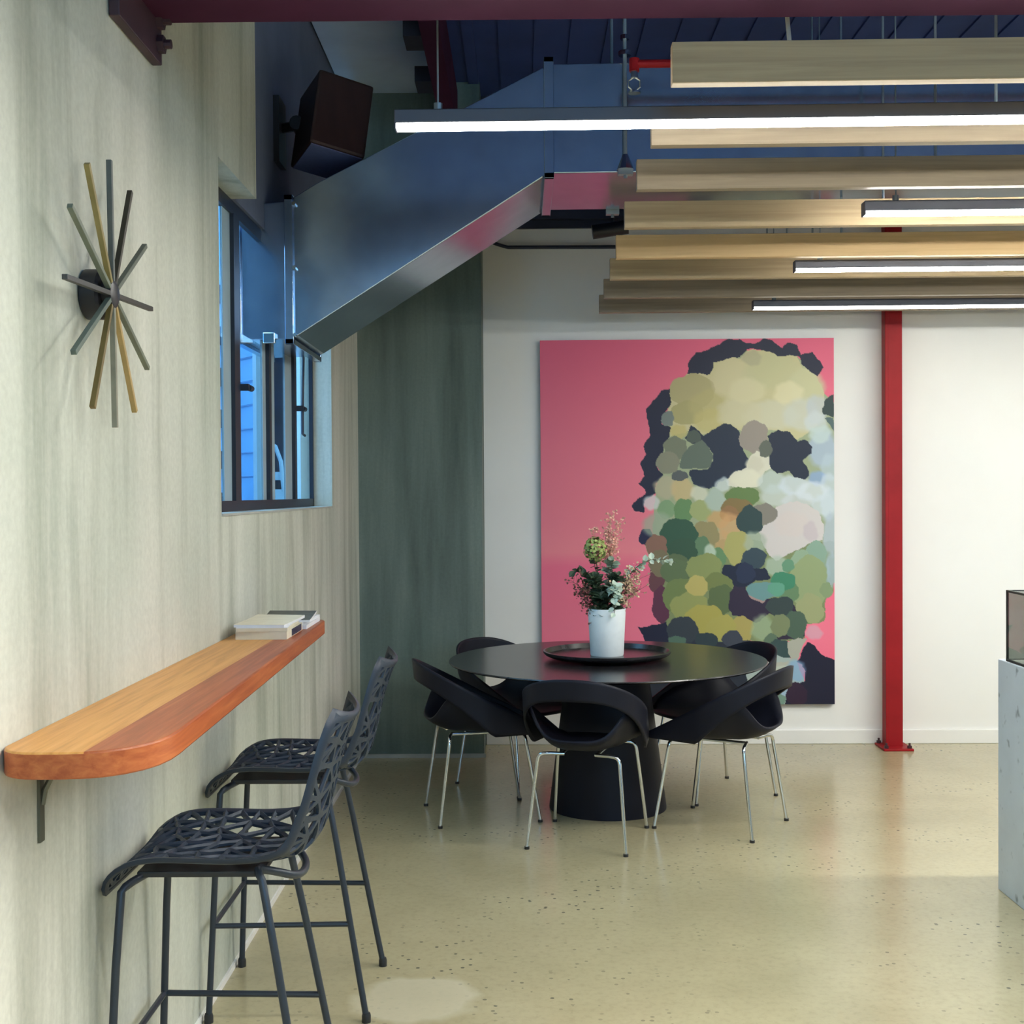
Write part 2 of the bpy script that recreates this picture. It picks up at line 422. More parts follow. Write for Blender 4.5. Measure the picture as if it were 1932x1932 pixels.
bm = BM(); box(bm, (-7.4, -2, 0), (-7.0, 15, 3.6)); ext('added_far_facade', bm, M['ext_board'])  # unseen building added to cover the glaring sky in side views
bm = BM(); box(bm, (-2.6, 10.2, 0), (-1.9, 10.4, 4.5)); ext('rear_wall', bm, M['ext_frame'])
for k in range(6):
    bm = BM(); box(bm, (-2.55, 10.1, 1.45 + k * .33), (-2.36, 10.19, 1.45 + k * .33 + .14)); ext('dark_opening', bm, M['ext_dark'])
ew = thing('weatherboard_screen', 'blue horizontal weatherboard screen outside behind the black window mullion', 'screen', (-1.9, 8.5, 0), math.atan2(-.32, .22))
for k in range(17):
    bm = BM(); prism(bm, [(0, 0), (-.018, 0), (-.004, .152), (0, .152)], lambda a, b, w: (w, a, b + .3 + k * .155), 0, .34); obj('board', bm, M['ext_board'], ew)
bm = BM(); box(bm, (.34, -.03, 0), (.40, .03, 2.95)); obj('post', bm, M['sash'], ew)
bm = BM(); box(bm, (-9, 3, -.1), (-1.31, 16, -.02)); tag(obj('yard_paving', bm, M['ext_ground']), 'dark asphalt yard outside beyond the window', 'paving')

# ------------------------------------------------------------------ steel: beam, wall plate, rafter, post
bm = BM()
box(bm, (-.952, 3.03, 2.81), (XR, 3.35, 2.832)); box(bm, (-.952, 3.18, 2.83), (XR, 3.2, 3.18)); box(bm, (-.952, 3.03, 3.178), (XR, 3.35, 3.2))
be = thing('steel_beam', 'dark purple-red steel beam crossing the top of the room', 'beam', (-.96, 3.19, 2.81))
bm.transform(Matrix.Translation((.96, -3.19, -2.81))); obj('girder', bm, M['beam_red'], be, bevel=.003)
bm = BM(); box(bm, (-.008, -.178, -.105), (.018, .178, .55)); obj('end_plate', bm, M['dark_plate'], be, bevel=.003)
for yy, zz in ((-.12, .02), (.14, .0), (-.12, .2), (.14, .2), (.145, -.06)):
    bm = BM(); tube(bm, [(.018, yy, zz), (.034, yy, zz)], .024, 6); tube(bm, [(.034, yy, zz), (.052, yy, zz)], .012, 10); obj('bolt', bm, M['bolt'] if zz > 0 else M['dark_plate'], be)
ra = thing('roof_rafter', 'red steel rafter running back under the dark ceiling', 'beam', (-.41, 5.8, 3.7))
bm = BM(); box(bm, (-.045, -2.1, 0), (.045, 1.99, .25)); obj('rafter_web', bm, M['beam_red'], ra)
for y in (.20, .86, -.5):
    bm = BM(); box(bm, (-.135, y, .02), (-.045, y + .2, .10)); obj('cleat', bm, M['deck'], ra)
po = thing('steel_post', 'red steel post standing in front of the white back wall', 'post', (2.262, 7.78, 0))
bm = BM(); box(bm, (-.05, -.035, .012), (.05, .035, CEIL)); box(bm, (-.055, -.04, .012), (-.035, .04, CEIL)); obj('shaft', bm, M['red_steel'], po, bevel=.003)
bm = BM(); box(bm, (-.09, -.125, 0), (.09, .085, .014)); obj('base_plate', bm, M['red_steel'], po, bevel=.003)
for x, y in ((-.07, -.1), (.07, -.1), (-.07, .065)):
    bm = BM(); tube(bm, [(x, y, .014), (x, y, .03)], .014, 6); cyl(bm, (x, y, .03), (x, y, .045), .007, 8); obj('anchor_bolt', bm, M['dark_plate'], po)

# ------------------------------------------------------------------ duct
du = thing('air_duct', 'galvanised rectangular air duct sloping down to the window', 'duct', (0, 5.57, 2.88))
def dd(name, bm, mat, **k):
    bm.transform(Matrix.Translation((0, -5.57, -2.88))); return obj(name, bm, mat, du, **k)
D0, D1 = 5.23, 5.91
low = [(-1.19, 2.205), (-.955, 2.21), (-.915, 2.225), (.118, 2.88), (4.6, 2.90)]
top = [(4.6, 3.345), (.125, 3.325), (-.83, 2.85), (-.955, 2.775), (-1.19, 2.755)]
segs = [([low[0], low[1], top[3], top[4]], 'outlet_stub'), ([low[1], low[2], low[3], top[1], top[2], top[3]], 'sloping_run'), ([low[3], low[4], top[0], top[1]], 'level_run')]
for poly, nm in segs:
    bm = BM(); prism(bm, poly, lambda a, b, w: (a, w, b), D0, D1); dd(nm, bm, M['galv'], bevel=.004)
def ring(x, z0, z1, slope, wd, t):
    bm = BM()
    def p(u, zz): return (x + u + (zz - z0) * slope)
    for (ya, yb, za, zb) in ((D0 - t, D0, z0 - t, z1 + t), (D1, D1 + t, z0 - t, z1 + t), (D0 - t, D1 + t, z0 - t, z0), (D0 - t, D1 + t, z1, z1 + t)):
        vs = box(bm, (x, ya, za), (x + wd, yb, zb))
        for v_ in vs: v_.co.x += (v_.co.z - z0) * slope
    return bm
dd('flange', ring(-.965, 2.21, 2.775, 0, .035, .022), M['galv'], bevel=.002)
dd('flange', ring(.10, 2.878, 3.326, 0, .04, .022), M['galv'], bevel=.002)
dd('flange', ring(-1.175, 2.205, 2.757, 0, .03, .015), M['galv'], bevel=.002)
for z in (2.225, 2.50, 2.76):
    bm = BM(); cyl(bm, (-.925, D0 - .026, z), (-.925, D0, z), .008, 8); dd('duct_screw', bm, M['chrome'])
bm = BM(); box(bm, (-1.055, D0 - .03, 2.19), (-1.005, D0 - .002, 2.235)); dd('bracket_clip', bm, M['chrome'], bevel=.004)
for x in (.43, 3.3):
    bm = BM(); cyl(bm, (x, D0 - .03, 2.85), (x, D0 - .03, CEIL), .008, 10); dd('hanger_rod', bm, M['rod'])
    bm = BM(); cyl(bm, (x, D1 + .03, 2.85), (x, D1 + .03, CEIL), .008, 10); dd('hanger_rod', bm, M['rod'])
    for yy in (D0 - .03, D1 + .03):
        bm = BM(); box(bm, (x - .03, yy - .02, 2.862), (x + .03, yy + .02, 2.885)); dd('hanger_clip', bm, M['rod'])
    for z0, r0, r1, h in ((2.885, .034, .012, .06), (3.345, .026, .026, .018), (3.41, .018, .018, .018)):
        bm = BM(); tube(bm, [(x, D0 - .03, z0), (x, D0 - .03, z0 + h)], [r0, r1], 8); dd('hanger_nut', bm, M['chrome'])

# sprinkler pipe with its pendant head
sp = thing('sprinkler_pipe', 'thin red sprinkler pipe with pendant head before the duct', 'pipe', (.45, 5.0, 3.245))
bm = BM(); cyl(bm, (0, 0, 0), (4.5, 0, 0), .016, 12); cyl(bm, (0, 0, .02), (0, 0, -.03), .02, 12); obj('pipe', bm, M['red_steel'], sp)
bm = BM(); cyl(bm, (0, 0, -.03), (0, 0, -.055), .014, 10)
for s in (-1, 1): tube(bm, [(0, 0, -.05), (s * .022, 0, -.065), (s * .022, 0, -.09), (0, 0, -.108)], .004, 6)
cyl(bm, (0, 0, -.108), (0, 0, -.115), .024, 14); obj('sprinkler_head', bm, M['chrome'], sp)

# conduit and spotlight high on the back wall
cd = BM(); tube(cd, [(-.20, 7.88, 3.13), (-.12, 7.88, 3.10), (-.06, 7.88, 3.085), (2.2, 7.86, 3.085)], .011, 8, smooth=1)
tag(obj('conduit', cd, M['deck']), 'thin dark conduit running along the top of the white back wall', 'pipe')
spt = thing('spotlight', 'dark cylinder spotlight under the ceiling beyond the duct', 'lamp', (.52, 7.6, 3.12))
bm = BM(); cyl(bm, (-.09, 0, 0), (.12, 0, .03), .042, 20); obj('lamp_body', bm, M['black_plastic'], spt, smooth=True)
bm = BM(); cyl(bm, (.03, 0, .03), (.03, 0, CEIL - 3.12), .010, 8); obj('lamp_stem', bm, M['black_plastic'], spt)

# ------------------------------------------------------------------ timber baffles
RZ = -.013
bats = [(.393, 3.321, 0), (.399, 3.906, 2), (.406, 4.469, 2), (.415, 5.106, 0), (.43, 5.765, 1), (.442, 6.329, 0), (.450, 6.93, 2), (.459, 7.487, 2)]
names = ['honey-grey timber baffle nearest the purple steel beam', 'timber baffle half hidden behind the longest light bar', 'grey timber baffle third back from the steel beam', 'timber baffle directly behind the second light bar from the front',
         'most golden timber baffle, at the middle of the row', 'timber baffle directly behind the third light bar from the front', 'second timber baffle from the back wall', 'darkest timber baffle, nearest the painting and back wall']
for (x, y, k), lb in zip(bats, names):
    t = thing('timber_baffle', lb, 'ceiling baffle', (x, y, 2.62), RZ, 'timber ceiling baffles')
    bm = BM(); box(bm, (0, -.042, 0), (5.6, 0, .105)); obj('plank', bm, M['batten%d' % k], t, bevel=.002)
    for xr in (1.44 - x, 3.6 - x):
        bm = BM(); cyl(bm, (xr, -.021, .105), (xr, -.021, CEIL - 2.62), .005, 8); obj('hanging_rod', bm, M['rod'], t)
bm = BM(); tube(bm, [(.66, 3.42, CEIL), (.672, 3.41, 3.3), (.722, 3.40, 2.72)], .006, 8)
tag(obj('hanging_cable', bm, M['cable']), 'white slanting cable above the nearest timber baffle', 'cable')

# ------------------------------------------------------------------ linear lights
def light_bar(x, y, L, label, led='led'):
    t = thing('light_bar', label, 'lamp', (x, y, 2.585), RZ, 'linear light bars')
    bm = BM(); box(bm, (0, -.027, .010), (L, .027, .048)); box(bm, (0, -.027, -.004), (.006, .027, .012)); box(bm, (L - .006, -.027, -.004), (L, .027, .012))
    if led == 'led_added':      # louvre lip shaped on the added unseen bars to keep upper walls dark
        box(bm, (0, -.032, -.042), (L, -.026, .048)); box(bm, (0, .026, -.042), (L, .032, .048))
    obj('light_housing', bm, M['housing'], t, bevel=.003)
    bm = BM(); prism(bm, [(-.023, .012), (-.023, .003), (-.017, -.003), (.017, -.003), (.023, .003), (.023, .012)], lambda a, b, w_: (w_, a, b), .006, L - .006); obj('diffuser', bm, M[led], t, bevel=.002)
    for xr in (.12, L * .5, L - .15):
        bm = BM(); cyl(bm, (xr, 0, .048), (xr, 0, CEIL - 2.585), .003, 6); cyl(bm, (xr, 0, .045), (xr, 0, .07), .012, 8); obj('suspension_wire', bm, M['rod'], t)
    return t
light_bar(-.346, 3.55, 5.6, 'longest white light bar, nearest the steel beam', 'led_long')
light_bar(1.261, 4.705, 4.2, 'white light bar second from the front, high on the right')
light_bar(1.262, 5.895, 4.2, 'white light bar second from the back wall', 'led_mid')
light_bar(1.29, 7.11, 4.2, 'thinnest white light bar, closest to the back wall', 'led_soft')
for y, x in ((2.35, -.1), (1.15, -.346), (-.05, -.346), (-1.3, -.346)):  # unseen bars added to brighten the near wall and floor
    light_bar(x, y, 4.6, 'added unseen light bar overhead on the near side of the steel beam', 'led_added')

# ------------------------------------------------------------------ wall speaker
spk = thing('wall_speaker', 'dark brown loudspeaker tilted down from the left wall above the duct', 'speaker', (-.80, 5.42, 3.125))
mt = Matrix.Rotation(R(-24), 4, 'Y') @ Matrix.Identity(4)
rot = Matrix.Rotation(R(27), 4, 'Z') @ Matrix.Rotation(R(-9), 4, 'X') @ Matrix.Rotation(R(11), 4, 'Y')
bm = BM(); box(bm, (-.12, -.15, -.165), (.12, .13, .165), rot, .012); obj('cabinet', bm, M['speaker_wood'], spk)
bm = BM(); box(bm, (-.11, -.14, -.169), (.11, .12, -.164), rot); obj('under_reflection', bm, M['blue_reflection'], spk)  # blue reflection on the underside, painted in as base colour
bm = BM(); box(bm, (-.25, .02, -.13), (-.225, .18, .15)); tube(bm, [(-.225, .1, .03), (-.15, .06, .03), (-.06, .03, .0)], .022, 10); cyl(bm, (-.15, .01, .03), (-.15, .12, .03), .03, 12); obj('mount', bm, M['black_plastic'], spk)

# ------------------------------------------------------------------ wall clock
ck = thing('wall_clock', 'black wall clock with twelve wooden rays on the concrete wall', 'clock', (-.91, 2.835, 2.02))
bm = BM(); tube(bm, [(-.06, 0, 0), (-.055, 0, 0), (-.022, 0, 0), (-.016, 0, 0)], [.050, .056, .056, .050], 32); obj('clock_body', bm, M['black_plastic'], ck, smooth=True)
bm = BM(); tube(bm, [(-.018, 0, 0), (.006, 0, 0), (.010, 0, 0)], [.030, .030, .022], 24); obj('hub', bm, M['black_plastic'], ck, smooth=True)
rc = [(.05, .05, .045), (.10, .105, .08), (.055, .045, .03), (.115, .13, .12), (.34, .24, .085), (.17, .18, .14), (.06, .06, .055), (.11, .135, .12), (.17, .12, .035), (.26, .235, .165), (.42, .29, .10), (.20, .215, .17)]
for k in range(12):
    # k = 0 points to the back wall (+y), then counter-clockwise seen from the room
    a = R(30 * k + 2)
    col = {0: (.035, .03, .025), 1: (.10, .115, .085), 2: (.045, .035, .02), 3: (.105, .115, .105), 4: (.28, .21, .07), 5: (.16, .18, .135), 6: (.05, .05, .05), 7: (.09, .12, .10), 8: (.16, .11, .03), 9: (.25, .235, .17), 10: (.40, .27, .10), 11: (.16, .18, .13)}[k]
    mm = M.get('ray%d' % k) or simple('clock_ray_timber', col, .5, var=.2, scale=14)
    bm = BM(); box(bm, (-.006, .022, -.0055), (.006, .296, .0055))
    bm.transform(Matrix.Rotation(a, 4, 'X')); obj('clock_ray', bm, mm, ck, bevel=.001)

# ------------------------------------------------------------------ wall counter
ct = thing('wall_counter', 'golden and red timber counter shelf fixed along the left concrete wall', 'counter', (XL, 2.30, 1.105))
Wd, Le = .262, 2.42
pl = [(0, .10)]
for i in range(9):
    a = R(180 + 90 * i / 8); pl.append((.075 + .075 * math.cos(a), .075 + .075 * math.sin(a)))
pl += [(.12, .0), (.165, .004), (.20, .016), (.232, .04), (.258, .075), (.276, .118), (.284, .165), (.286, .22), (.284, .30), (.238, Le - .03), (.228, Le), (0, Le)]
bm = BM(); prism(bm, pl, lambda a, b, w: (a, b, w), -.05, 0); obj('counter_slab', bm, M['counter'], ct, bevel=.004, smooth=True)
def brk(y):
    bm = BM()
    box(bm, (0, y - .012, -.225), (.006, y + .012, -.05)); box(bm, (0, y - .012, -.056), (.17, y + .012, -.05))
    tube(bm, [(.006, y, -.15), (.012, y, -.12), (.035, y, -.075), (.05, y, -.056)], .006, 8)
    obj('shelf_bracket', bm, M['brass'], ct)
brk(.23); brk(2.25)

# magazines at the far end of the counter
def mag(x0, y0, w, l, z, h, rz, cov, page, label, curl=0.0, block=False):
    t = thing('magazine', label, 'magazine', (x0, y0, z), rz, 'magazines on the wall counter')
    def sheet(za, zb):
        bm = BM(); n = 8; rows = []
        for i in range(n + 1):
            u = i / n; dz = curl * (u ** 2)
            rows.append([bm.verts.new((-w / 2, (u - .5) * l, za + dz)), bm.verts.new((w / 2, (u - .5) * l, za + dz * .6)), bm.verts.new((w / 2, (u - .5) * l, zb + dz * .6)), bm.verts.new((-w / 2, (u - .5) * l, zb + dz))])
        for a, b in zip(rows, rows[1:]):
            for k in range(4): bm.faces.new((a[k], a[(k + 1) % 4], b[(k + 1) % 4], b[k]))
        bm.faces.new(rows[0]); bm.faces.new(rows[-1]); return bm
    obj('pages', sheet(0, h * .9), page, t)
    obj('cover', sheet(h * .9, h), cov, t)
    if block:
        bm = BM(); box(bm, (w / 2, -.055, .002), (w / 2 + .001, .125, h * .93)); obj('printed_block', bm, M['paper_navy'], t)
mag(-.842, 4.225, .165, .29, 1.1052, .026, .0, M['paper_cream'], M['paper_cream'], 'thick cream magazine with navy block, lowest in the near stack on the counter', block=True)
mag(-.847, 4.222, .165, .29, 1.1314, .012, .05, M['paper_white'], M['paper_cream'], 'cream magazine in the middle of the near stack on the counter')
mag(-.842, 4.232, .165, .29, 1.1436, .009, -.06, M['paper_cream'], M['paper_white'], 'thin cream magazine on top of the near stack on the counter', curl=.006)
mag(-.833, 4.535, .17, .29, 1.1052, .014, .0, M['paper_white'], M['paper_white'], 'white magazine lowest in the far stack on the counter')
mag(-.840, 4.53, .17, .29, 1.1194, .010, -.06, M['paper_white'], M['paper_white'], 'white magazine in the middle of the far stack on the counter')
mag(-.835, 4.54, .17, .29, 1.1296, .007, .08, M['paper_dark'], M['paper_white'], 'dark-covered magazine on top of the far stack on the counter', curl=.008)

# ------------------------------------------------------------------ bar stools (local front = +y, turned to face the wall)
def stool_proto(name, label):
    t = thing(name, label, 'bar stool', group='bar stools at the wall counter')
    prof = [(.258, .655), (.244, .690), (.205, .720), (.14, .735), (.05, .735), (-.06, .727), (-.135, .724), (-.185, .738), (-.215, .775), (-.232, .84), (-.250, .92), (-.272, .99), (-.293, 1.04), (-.302, 1.056)]
    hw = [.165, .20, .218, .225, .228, .228, .226, .222, .218, .212, .203, .188, .160, .12]
    # arc-length param
    d = [0.0]
    for a, b in zip(prof, prof[1:]): d.append(d[-1] + math.hypot(b[0] - a[0], b[1] - a[1]))
    L = d[-1]
    def cr(p0, p1, p2, p3, t):
        return .5 * ((2 * p1) + (-p0 + p2) * t + (2 * p0 - 5 * p1 + 4 * p2 - p3) * t * t + (-p0 + 3 * p1 - 3 * p2 + p3) * t ** 3)
    def at(s):
        s = max(0, min(L, s)); i = 0
        while i < len(d) - 2 and d[i + 1] < s: i += 1
        tt = (s - d[i]) / (d[i + 1] - d[i])
        g = lambda arr, j: arr[max(0, min(len(arr) - 1, j))]
        y = cr(*[g(prof, i + k)[0] for k in (-1, 0, 1, 2)], tt); z = cr(*[g(prof, i + k)[1] for k in (-1, 0, 1, 2)], tt)
        w = cr(*[g(hw, i + k) for k in (-1, 0, 1, 2)], tt)
        return y, z, w
    def S(u, s):
        y, z, w = at(s); y2, z2, _ = at(s + .004); y1, z1, _ = at(s - .004)
        n = Vector((0, -(z2 - z1), y2 - y1)); n.normalize()   # points to the sitter's side
        if s > L * .55: pass
        if n.z < 0 and s < L * .4: n = -n
        # the sitter's side: +z on the seat, +y on the back
        if n.z * 1 + n.y * 1 < 0: n = -n
        f = s / L
        curl = .020 + .030 * math.exp(-((f - .62) / .16) ** 2) + .022 * (1 if f > .75 else 0) * (f - .75) / .25
        if f < .15: curl *= f / .15
        return Vector((u * w, y, z)) + n * curl * abs(u) ** 2.6
    # strut lattice from a jittered triangulation in (u*0.22, s)
    pts = []; r2_ = random.Random(11)
    Uw = .205; m = .018
    nb_s = 19
    border = []
    for i in range(nb_s + 1): border.append((-Uw, m + (L - 2 * m) * i / nb_s))
    for i in range(1, 7): border.append((-Uw + 2 * Uw * i / 7, L - m))
    for i in range(nb_s, -1, -1): border.append((Uw, m + (L - 2 * m) * i / nb_s))
    for i in range(6, 0, -1): border.append((-Uw + 2 * Uw * i / 7, m))
    rows = int((L - 2 * m) / .056)
    inner = []
    for j in range(1, rows):
        for i in range(1, 6 if j % 2 else 7):
            x = -Uw + 2 * Uw * (i - (0 if j % 2 else .5)) / 6
            inner.append((x + r2_.uniform(-.017, .017), m + (L - 2 * m) * j / rows + r2_.uniform(-.014, .014)))
    allp = [Vector(p) for p in border + inner]
    V, Eg, Fc, _, _, _ = delaunay_2d_cdt(allp, [], [], 0, 1e-5)
    bm = BM()
    vm = [bm.verts.new((p[0], p[1], 0)) for p in V]
    for a, b, *_ in [tuple(e) for e in Eg]: bm.edges.new((vm[a], vm[b]))
    es = [(tuple(V[e[0]]), tuple(V[e[1]])) for e in Eg]
    bm.free(); bm = BM()
    for (a, b) in es:
        if abs(a[0]) > Uw - .001 and abs(b[0]) > Uw - .001: continue
        if r2_.random() < .06: continue
        A = Vector(a); B = Vector(b); dv = B - A; ln = dv.length
        if ln > .15: continue
        nv = Vector((-dv.y, dv.x)).normalized()
        n = 4; rg = []
        for i in range(n + 1):
            q = A + dv * i / n; hwid = .0048 + .0036 * abs(i / n - .5) * 2
            P = [S((q.x + nv.x * hwid * sg) / Uw * .96, q.y + nv.y * hwid * sg) for sg in (-1, 1)]
            y1, z1, _ = at(q.y - .003); y2, z2, _ = at(q.y + .003)
            nn = Vector((0, -(z2 - z1), y2 - y1)).normalized()
            if nn.z + nn.y < 0: nn = -nn
            hgt = .0045
            mid = (P[0] + P[1]) / 2
            rg.append([bm.verts.new(P[0] - nn * hgt), bm.verts.new(P[1] - nn * hgt), bm.verts.new(P[1] + nn * hgt * .4), bm.verts.new(mid + nn * hgt * 1.5), bm.verts.new(P[0] + nn * hgt * .4)])
        for x, y in zip(rg, rg[1:]):
            for k in range(5): bm.faces.new((x[k], x[(k + 1) % 5], y[(k + 1) % 5], y[k]))
        bm.faces.new(rg[0]); bm.faces.new(rg[-1])
    obj('lattice_shell', bm, M['stool_shell'], t)
    # rim band around the shell: a flat strip on each side and over both ends
    bm = BM(); N = 60; loops = []
    def rim_pt(k, inset):
        # perimeter walk in (u, s)
        return None
    per = []
    ui = .965
    ns = 44
    for i in range(ns + 1): per.append((1, m * .3 + (L - m * .6) * i / ns))
    for i in range(1, 12): per.append((1 - 2 * i / 12, L - m * .3))
    for i in range(ns, -1, -1): per.append((-1, m * .3 + (L - m * .6) * i / ns))
    for i in range(1, 12): per.append((-1 + 2 * i / 12, m * .3))
    rgs = []
    for (u, s) in per:
        wdt = .018
        ins_u = u; ins_s = s
        _, _, w_ = at(s)
        if abs(u) > .999: ins_u = u * (1 - wdt / w_)
        ins_s = min(max(s, wdt), L - wdt)
        P = S(u, s); Q = S(ins_u, ins_s)
        y1, z1, _ = at(s - .003); y2, z2, _ = at(s + .003)
        nn = Vector((0, -(z2 - z1), y2 - y1)).normalized()
        if nn.z + nn.y < 0: nn = -nn
        h = .006
        rgs.append([bm.verts.new(P - nn * h * .6), bm.verts.new(P + nn * h * .8), bm.verts.new((P + Q) / 2 + nn * h * 1.1), bm.verts.new(Q + nn * h * .7), bm.verts.new(Q - nn * h), bm.verts.new((P + Q) / 2 - nn * h * 1.2)])
    for i in range(len(rgs)):
        a, b = rgs[i], rgs[(i + 1) % len(rgs)]
        for k in range(6): bm.faces.new((a[k], a[(k + 1) % 6], b[(k + 1) % 6], b[k]))
    obj('shell_rim', bm, M['stool_rim'], t, smooth=True, angle=60)
    # frame
    legs = {'fl': ((-.225, .245, 0), (-.198, .215, .672), (-.185, .20, .69), (-.12, .17, .698)),
            'fr': ((.225, .245, 0), (.198, .215, .672), (.185, .20, .69), (.12, .17, .698)),
            'rl': ((-.225, -.225, 0), (-.165, -.105, .685), (-.155, -.088, .712), (-.135, -.095, .712)),
            'rr': ((.225, -.225, 0), (.165, -.105, .685), (.155, -.088, .712), (.135, -.095, .712))}
    for k, p in legs.items():
        bm = BM(); tube(bm, [Vector(p[0]) + Vector((0, 0, .012))] + [Vector(q) for q in p[1:]], .0095, 12, smooth=0 if k[0] == 'x' else 1)
        lg = obj('leg', bm, M['stool_frame'], t, smooth=True)
        bm = BM(); lathe(bm, [(0, 0), (.0135, 0), (.0135, .02), (.011, .028), (0, .028)], 14, p[0]); obj('foot_cap', bm, M['foot_cap'], lg, smooth=True)
    bm = BM(); tube(bm, [(-.145, -.09, .712), (-.12, -.12, .70), (-.06, -.17, .668), (.06, -.17, .668), (.12, -.12, .70), (.145, -.09, .712)], .0095, 12, smooth=2); obj('rear_support', bm, M['stool_frame'], t, smooth=True)
    bm = BM(); box(bm, (-.15, -.10, .694), (.15, .19, .708), None, .004); obj('seat_plate', bm, M['foot_cap'], t)
    # footrest at 0.285: sides and front
    def legx(k, z):
        a, b = Vector(legs[k][0]), Vector(legs[k][1]); return a + (b - a) * (z / b.z)
    for a, b in (('fl', 'rl'), ('fr', 'rr'), ('fl', 'fr')):
        bm = BM(); tube(bm, [legx(a, .285), legx(b, .285)], .008, 10); obj('footrest_bar', bm, M['stool_frame'], t, smooth=True)
    return t
st = stool_proto('bar_stool', 'slate blue lattice bar stool nearest the camera, under the counter')
st.location = (-.700, 3.05, 0); st.rotation_euler = (0, 0, R(90))
dup(st, (-.698, 3.985, 0), R(90), 'slate blue lattice bar stool farther back, near the magazines')

# ------------------------------------------------------------------ round table, tray, vase
TX, TY = .42, 6.35
tb = thing('round_table', 'black round pedestal table in front of the painting', 'table', (TX, TY, 0))
bm = BM(); lathe(bm, [(0, .700), (.40, .700), (.74, .722), (.785, .730), (.79, .735), (.787, .740), (0, .740)], 96); obj('tabletop', bm, M['black_wood'], tb, smooth=True)
bm = BM(); lathe(bm, [(0, 0), (.292, 0), (.292, .01), (.208, .66), (.21, .70), (0, .70)], 64); obj('pedestal', bm, M['black_ply'], tb, smooth=True)
ls = thing('lazy_susan', 'black round tray with raised rim at the middle of the table', 'tray', (TX, TY, .7402))
bm = BM(); lathe(bm, [(0, .012), (.285, .012), (.308, .022), (.318, .034), (.319, .043), (.309, .044), (.297, .021), (0, .018)], 80); obj('tray_dish', bm, M['black_wood'], ls, smooth=True)
bm = BM(); lathe(bm, [(0, 0), (.12, 0), (.12, .012), (0, .012)], 40); obj('turntable_foot', bm, M['black_wood'], ls, smooth=True)
VZ = .7584
vs_ = thing('vase', 'white cylinder vase standing on the black tray', 'vase', (TX, TY - .005, VZ))
bm = BM(); lathe(bm, [(0, 0), (.080, 0), (.083, .006), (.0945, .232), (.093, .235), (.088, .233), (.080, .03), (0, .03)], 64); obj('vase_body', bm, M['vase'], vs_, smooth=True)

# ------------------------------------------------------------------ bouquet
VB = Vector((TX, TY - .005, VZ + .20))
def leaf(bm, p, d, nrm, l, w, cup=.15):
    d = d.normalized(); sx = d.cross(nrm)
    if sx.length < 1e-3: sx = d.cross(Vector((.3, .5, .8)))
    sx.normalize(); up = sx.cross(d).normalized()
    prof = [(0, 0), (.18, .62), (.45, 1), (.75, .78), (1, .0)]
    rows = []
    for t_, ww in prof:
        c = p + d * l * t_ - up * cup * l * t_ * t_
        if ww == 0: rows.append([bm.verts.new(c)])
        else: rows.append([bm.verts.new(c - sx * w * ww + up * w * .25), bm.verts.new(c), bm.verts.new(c + sx * w * ww + up * w * .25)])
    for a, b in zip(rows, rows[1:]):
        if len(a) == 1: bm.faces.new((a[0], b[0], b[1])); bm.faces.new((a[0], b[1], b[2]))
        elif len(b) == 1: bm.faces.new((a[0], b[0], a[1])); bm.faces.new((a[1], b[0], a[2]))
        else:
            bm.faces.new((a[0], b[0], b[1], a[1])); bm.faces.new((a[1], b[1], b[2], a[2]))
def path(p0, p1, p2, n=14):
    p0, p1, p2 = Vector(p0), Vector(p1), Vector(p2)
    return [(1 - t) ** 2 * p0 + 2 * t * (1 - t) * p1 + t * t * p2 for t in [i / n for i in range(n + 1)]]
def sprig(name, label, cat, end, mid, mat, ll, lw, nl, seed, start=.3, root=(0, 0), dens_round=False, group=None):
    r = random.Random(seed)
    p0 = VB + Vector((root[0], root[1], -.16))
    t = thing(name, label, cat, p0, 0, group)
    P = path((0, 0, 0), Vector(mid) + Vector((0, 0, .16)) - Vector((root[0], root[1], 0)), Vector(end) + Vector((0, 0, .16)) - Vector((root[0], root[1], 0)))
    bm = BM(); tube(bm, P, [.0032, .0014], 6); obj('stem', bm, M['stem'], t, smooth=True)
    bm = BM()
    for i in range(nl):
        f = start + (1 - start) * (i + r.random() * .6) / nl
        k = min(int(f * (len(P) - 1)), len(P) - 2); q = P[k].lerp(P[k + 1], f * (len(P) - 1) - k)
        tn = (P[k + 1] - P[k]).normalized()
        a = r.uniform(0, 2 * math.pi); sx, sy = frame_at(q, tn)
        side = sx * math.cos(a) + sy * math.sin(a)
        dirn = (side + tn * r.uniform(.1, .8)).normalized()
        sz = r.uniform(.75, 1.2) * (1.05 - .45 * f)
        leaf(bm, q, dirn, Vector((r.uniform(-.5, .5), r.uniform(-1, .2), 1)), ll * sz, lw * sz)
    obj('leaves', bm, mat, t)
    return t
sprig('eucalyptus_sprig', 'long eucalyptus sprig arching to the right over the vase', 'plant', (.335, -.02, .265), (.06, 0, .36), M['leaf_pale'], .050, .021, 34, 1, .40, (.02, 0))
sprig('eucalyptus_sprig', 'silvery eucalyptus sprig drooping down the front of the vase', 'plant', (.03, -.10, .01), (.035, -.14, .36), M['leaf_pale'], .058, .024, 34, 2, .30, (.02, -.03))
sprig('eucalyptus_sprig', 'dark eucalyptus sprig leaning far out to the left', 'plant', (-.165, -.03, .225), (-.03, 0, .20), M['leaf_dark'], .062, .025, 36, 3, .35, (-.03, 0))
sprig('eucalyptus_sprig', 'upright olive eucalyptus sprig at the middle of the bouquet', 'plant', (.03, -.02, .27), (.0, 0, .2), M['leaf_euc'], .062, .026, 44, 4, .35, (0, .0))
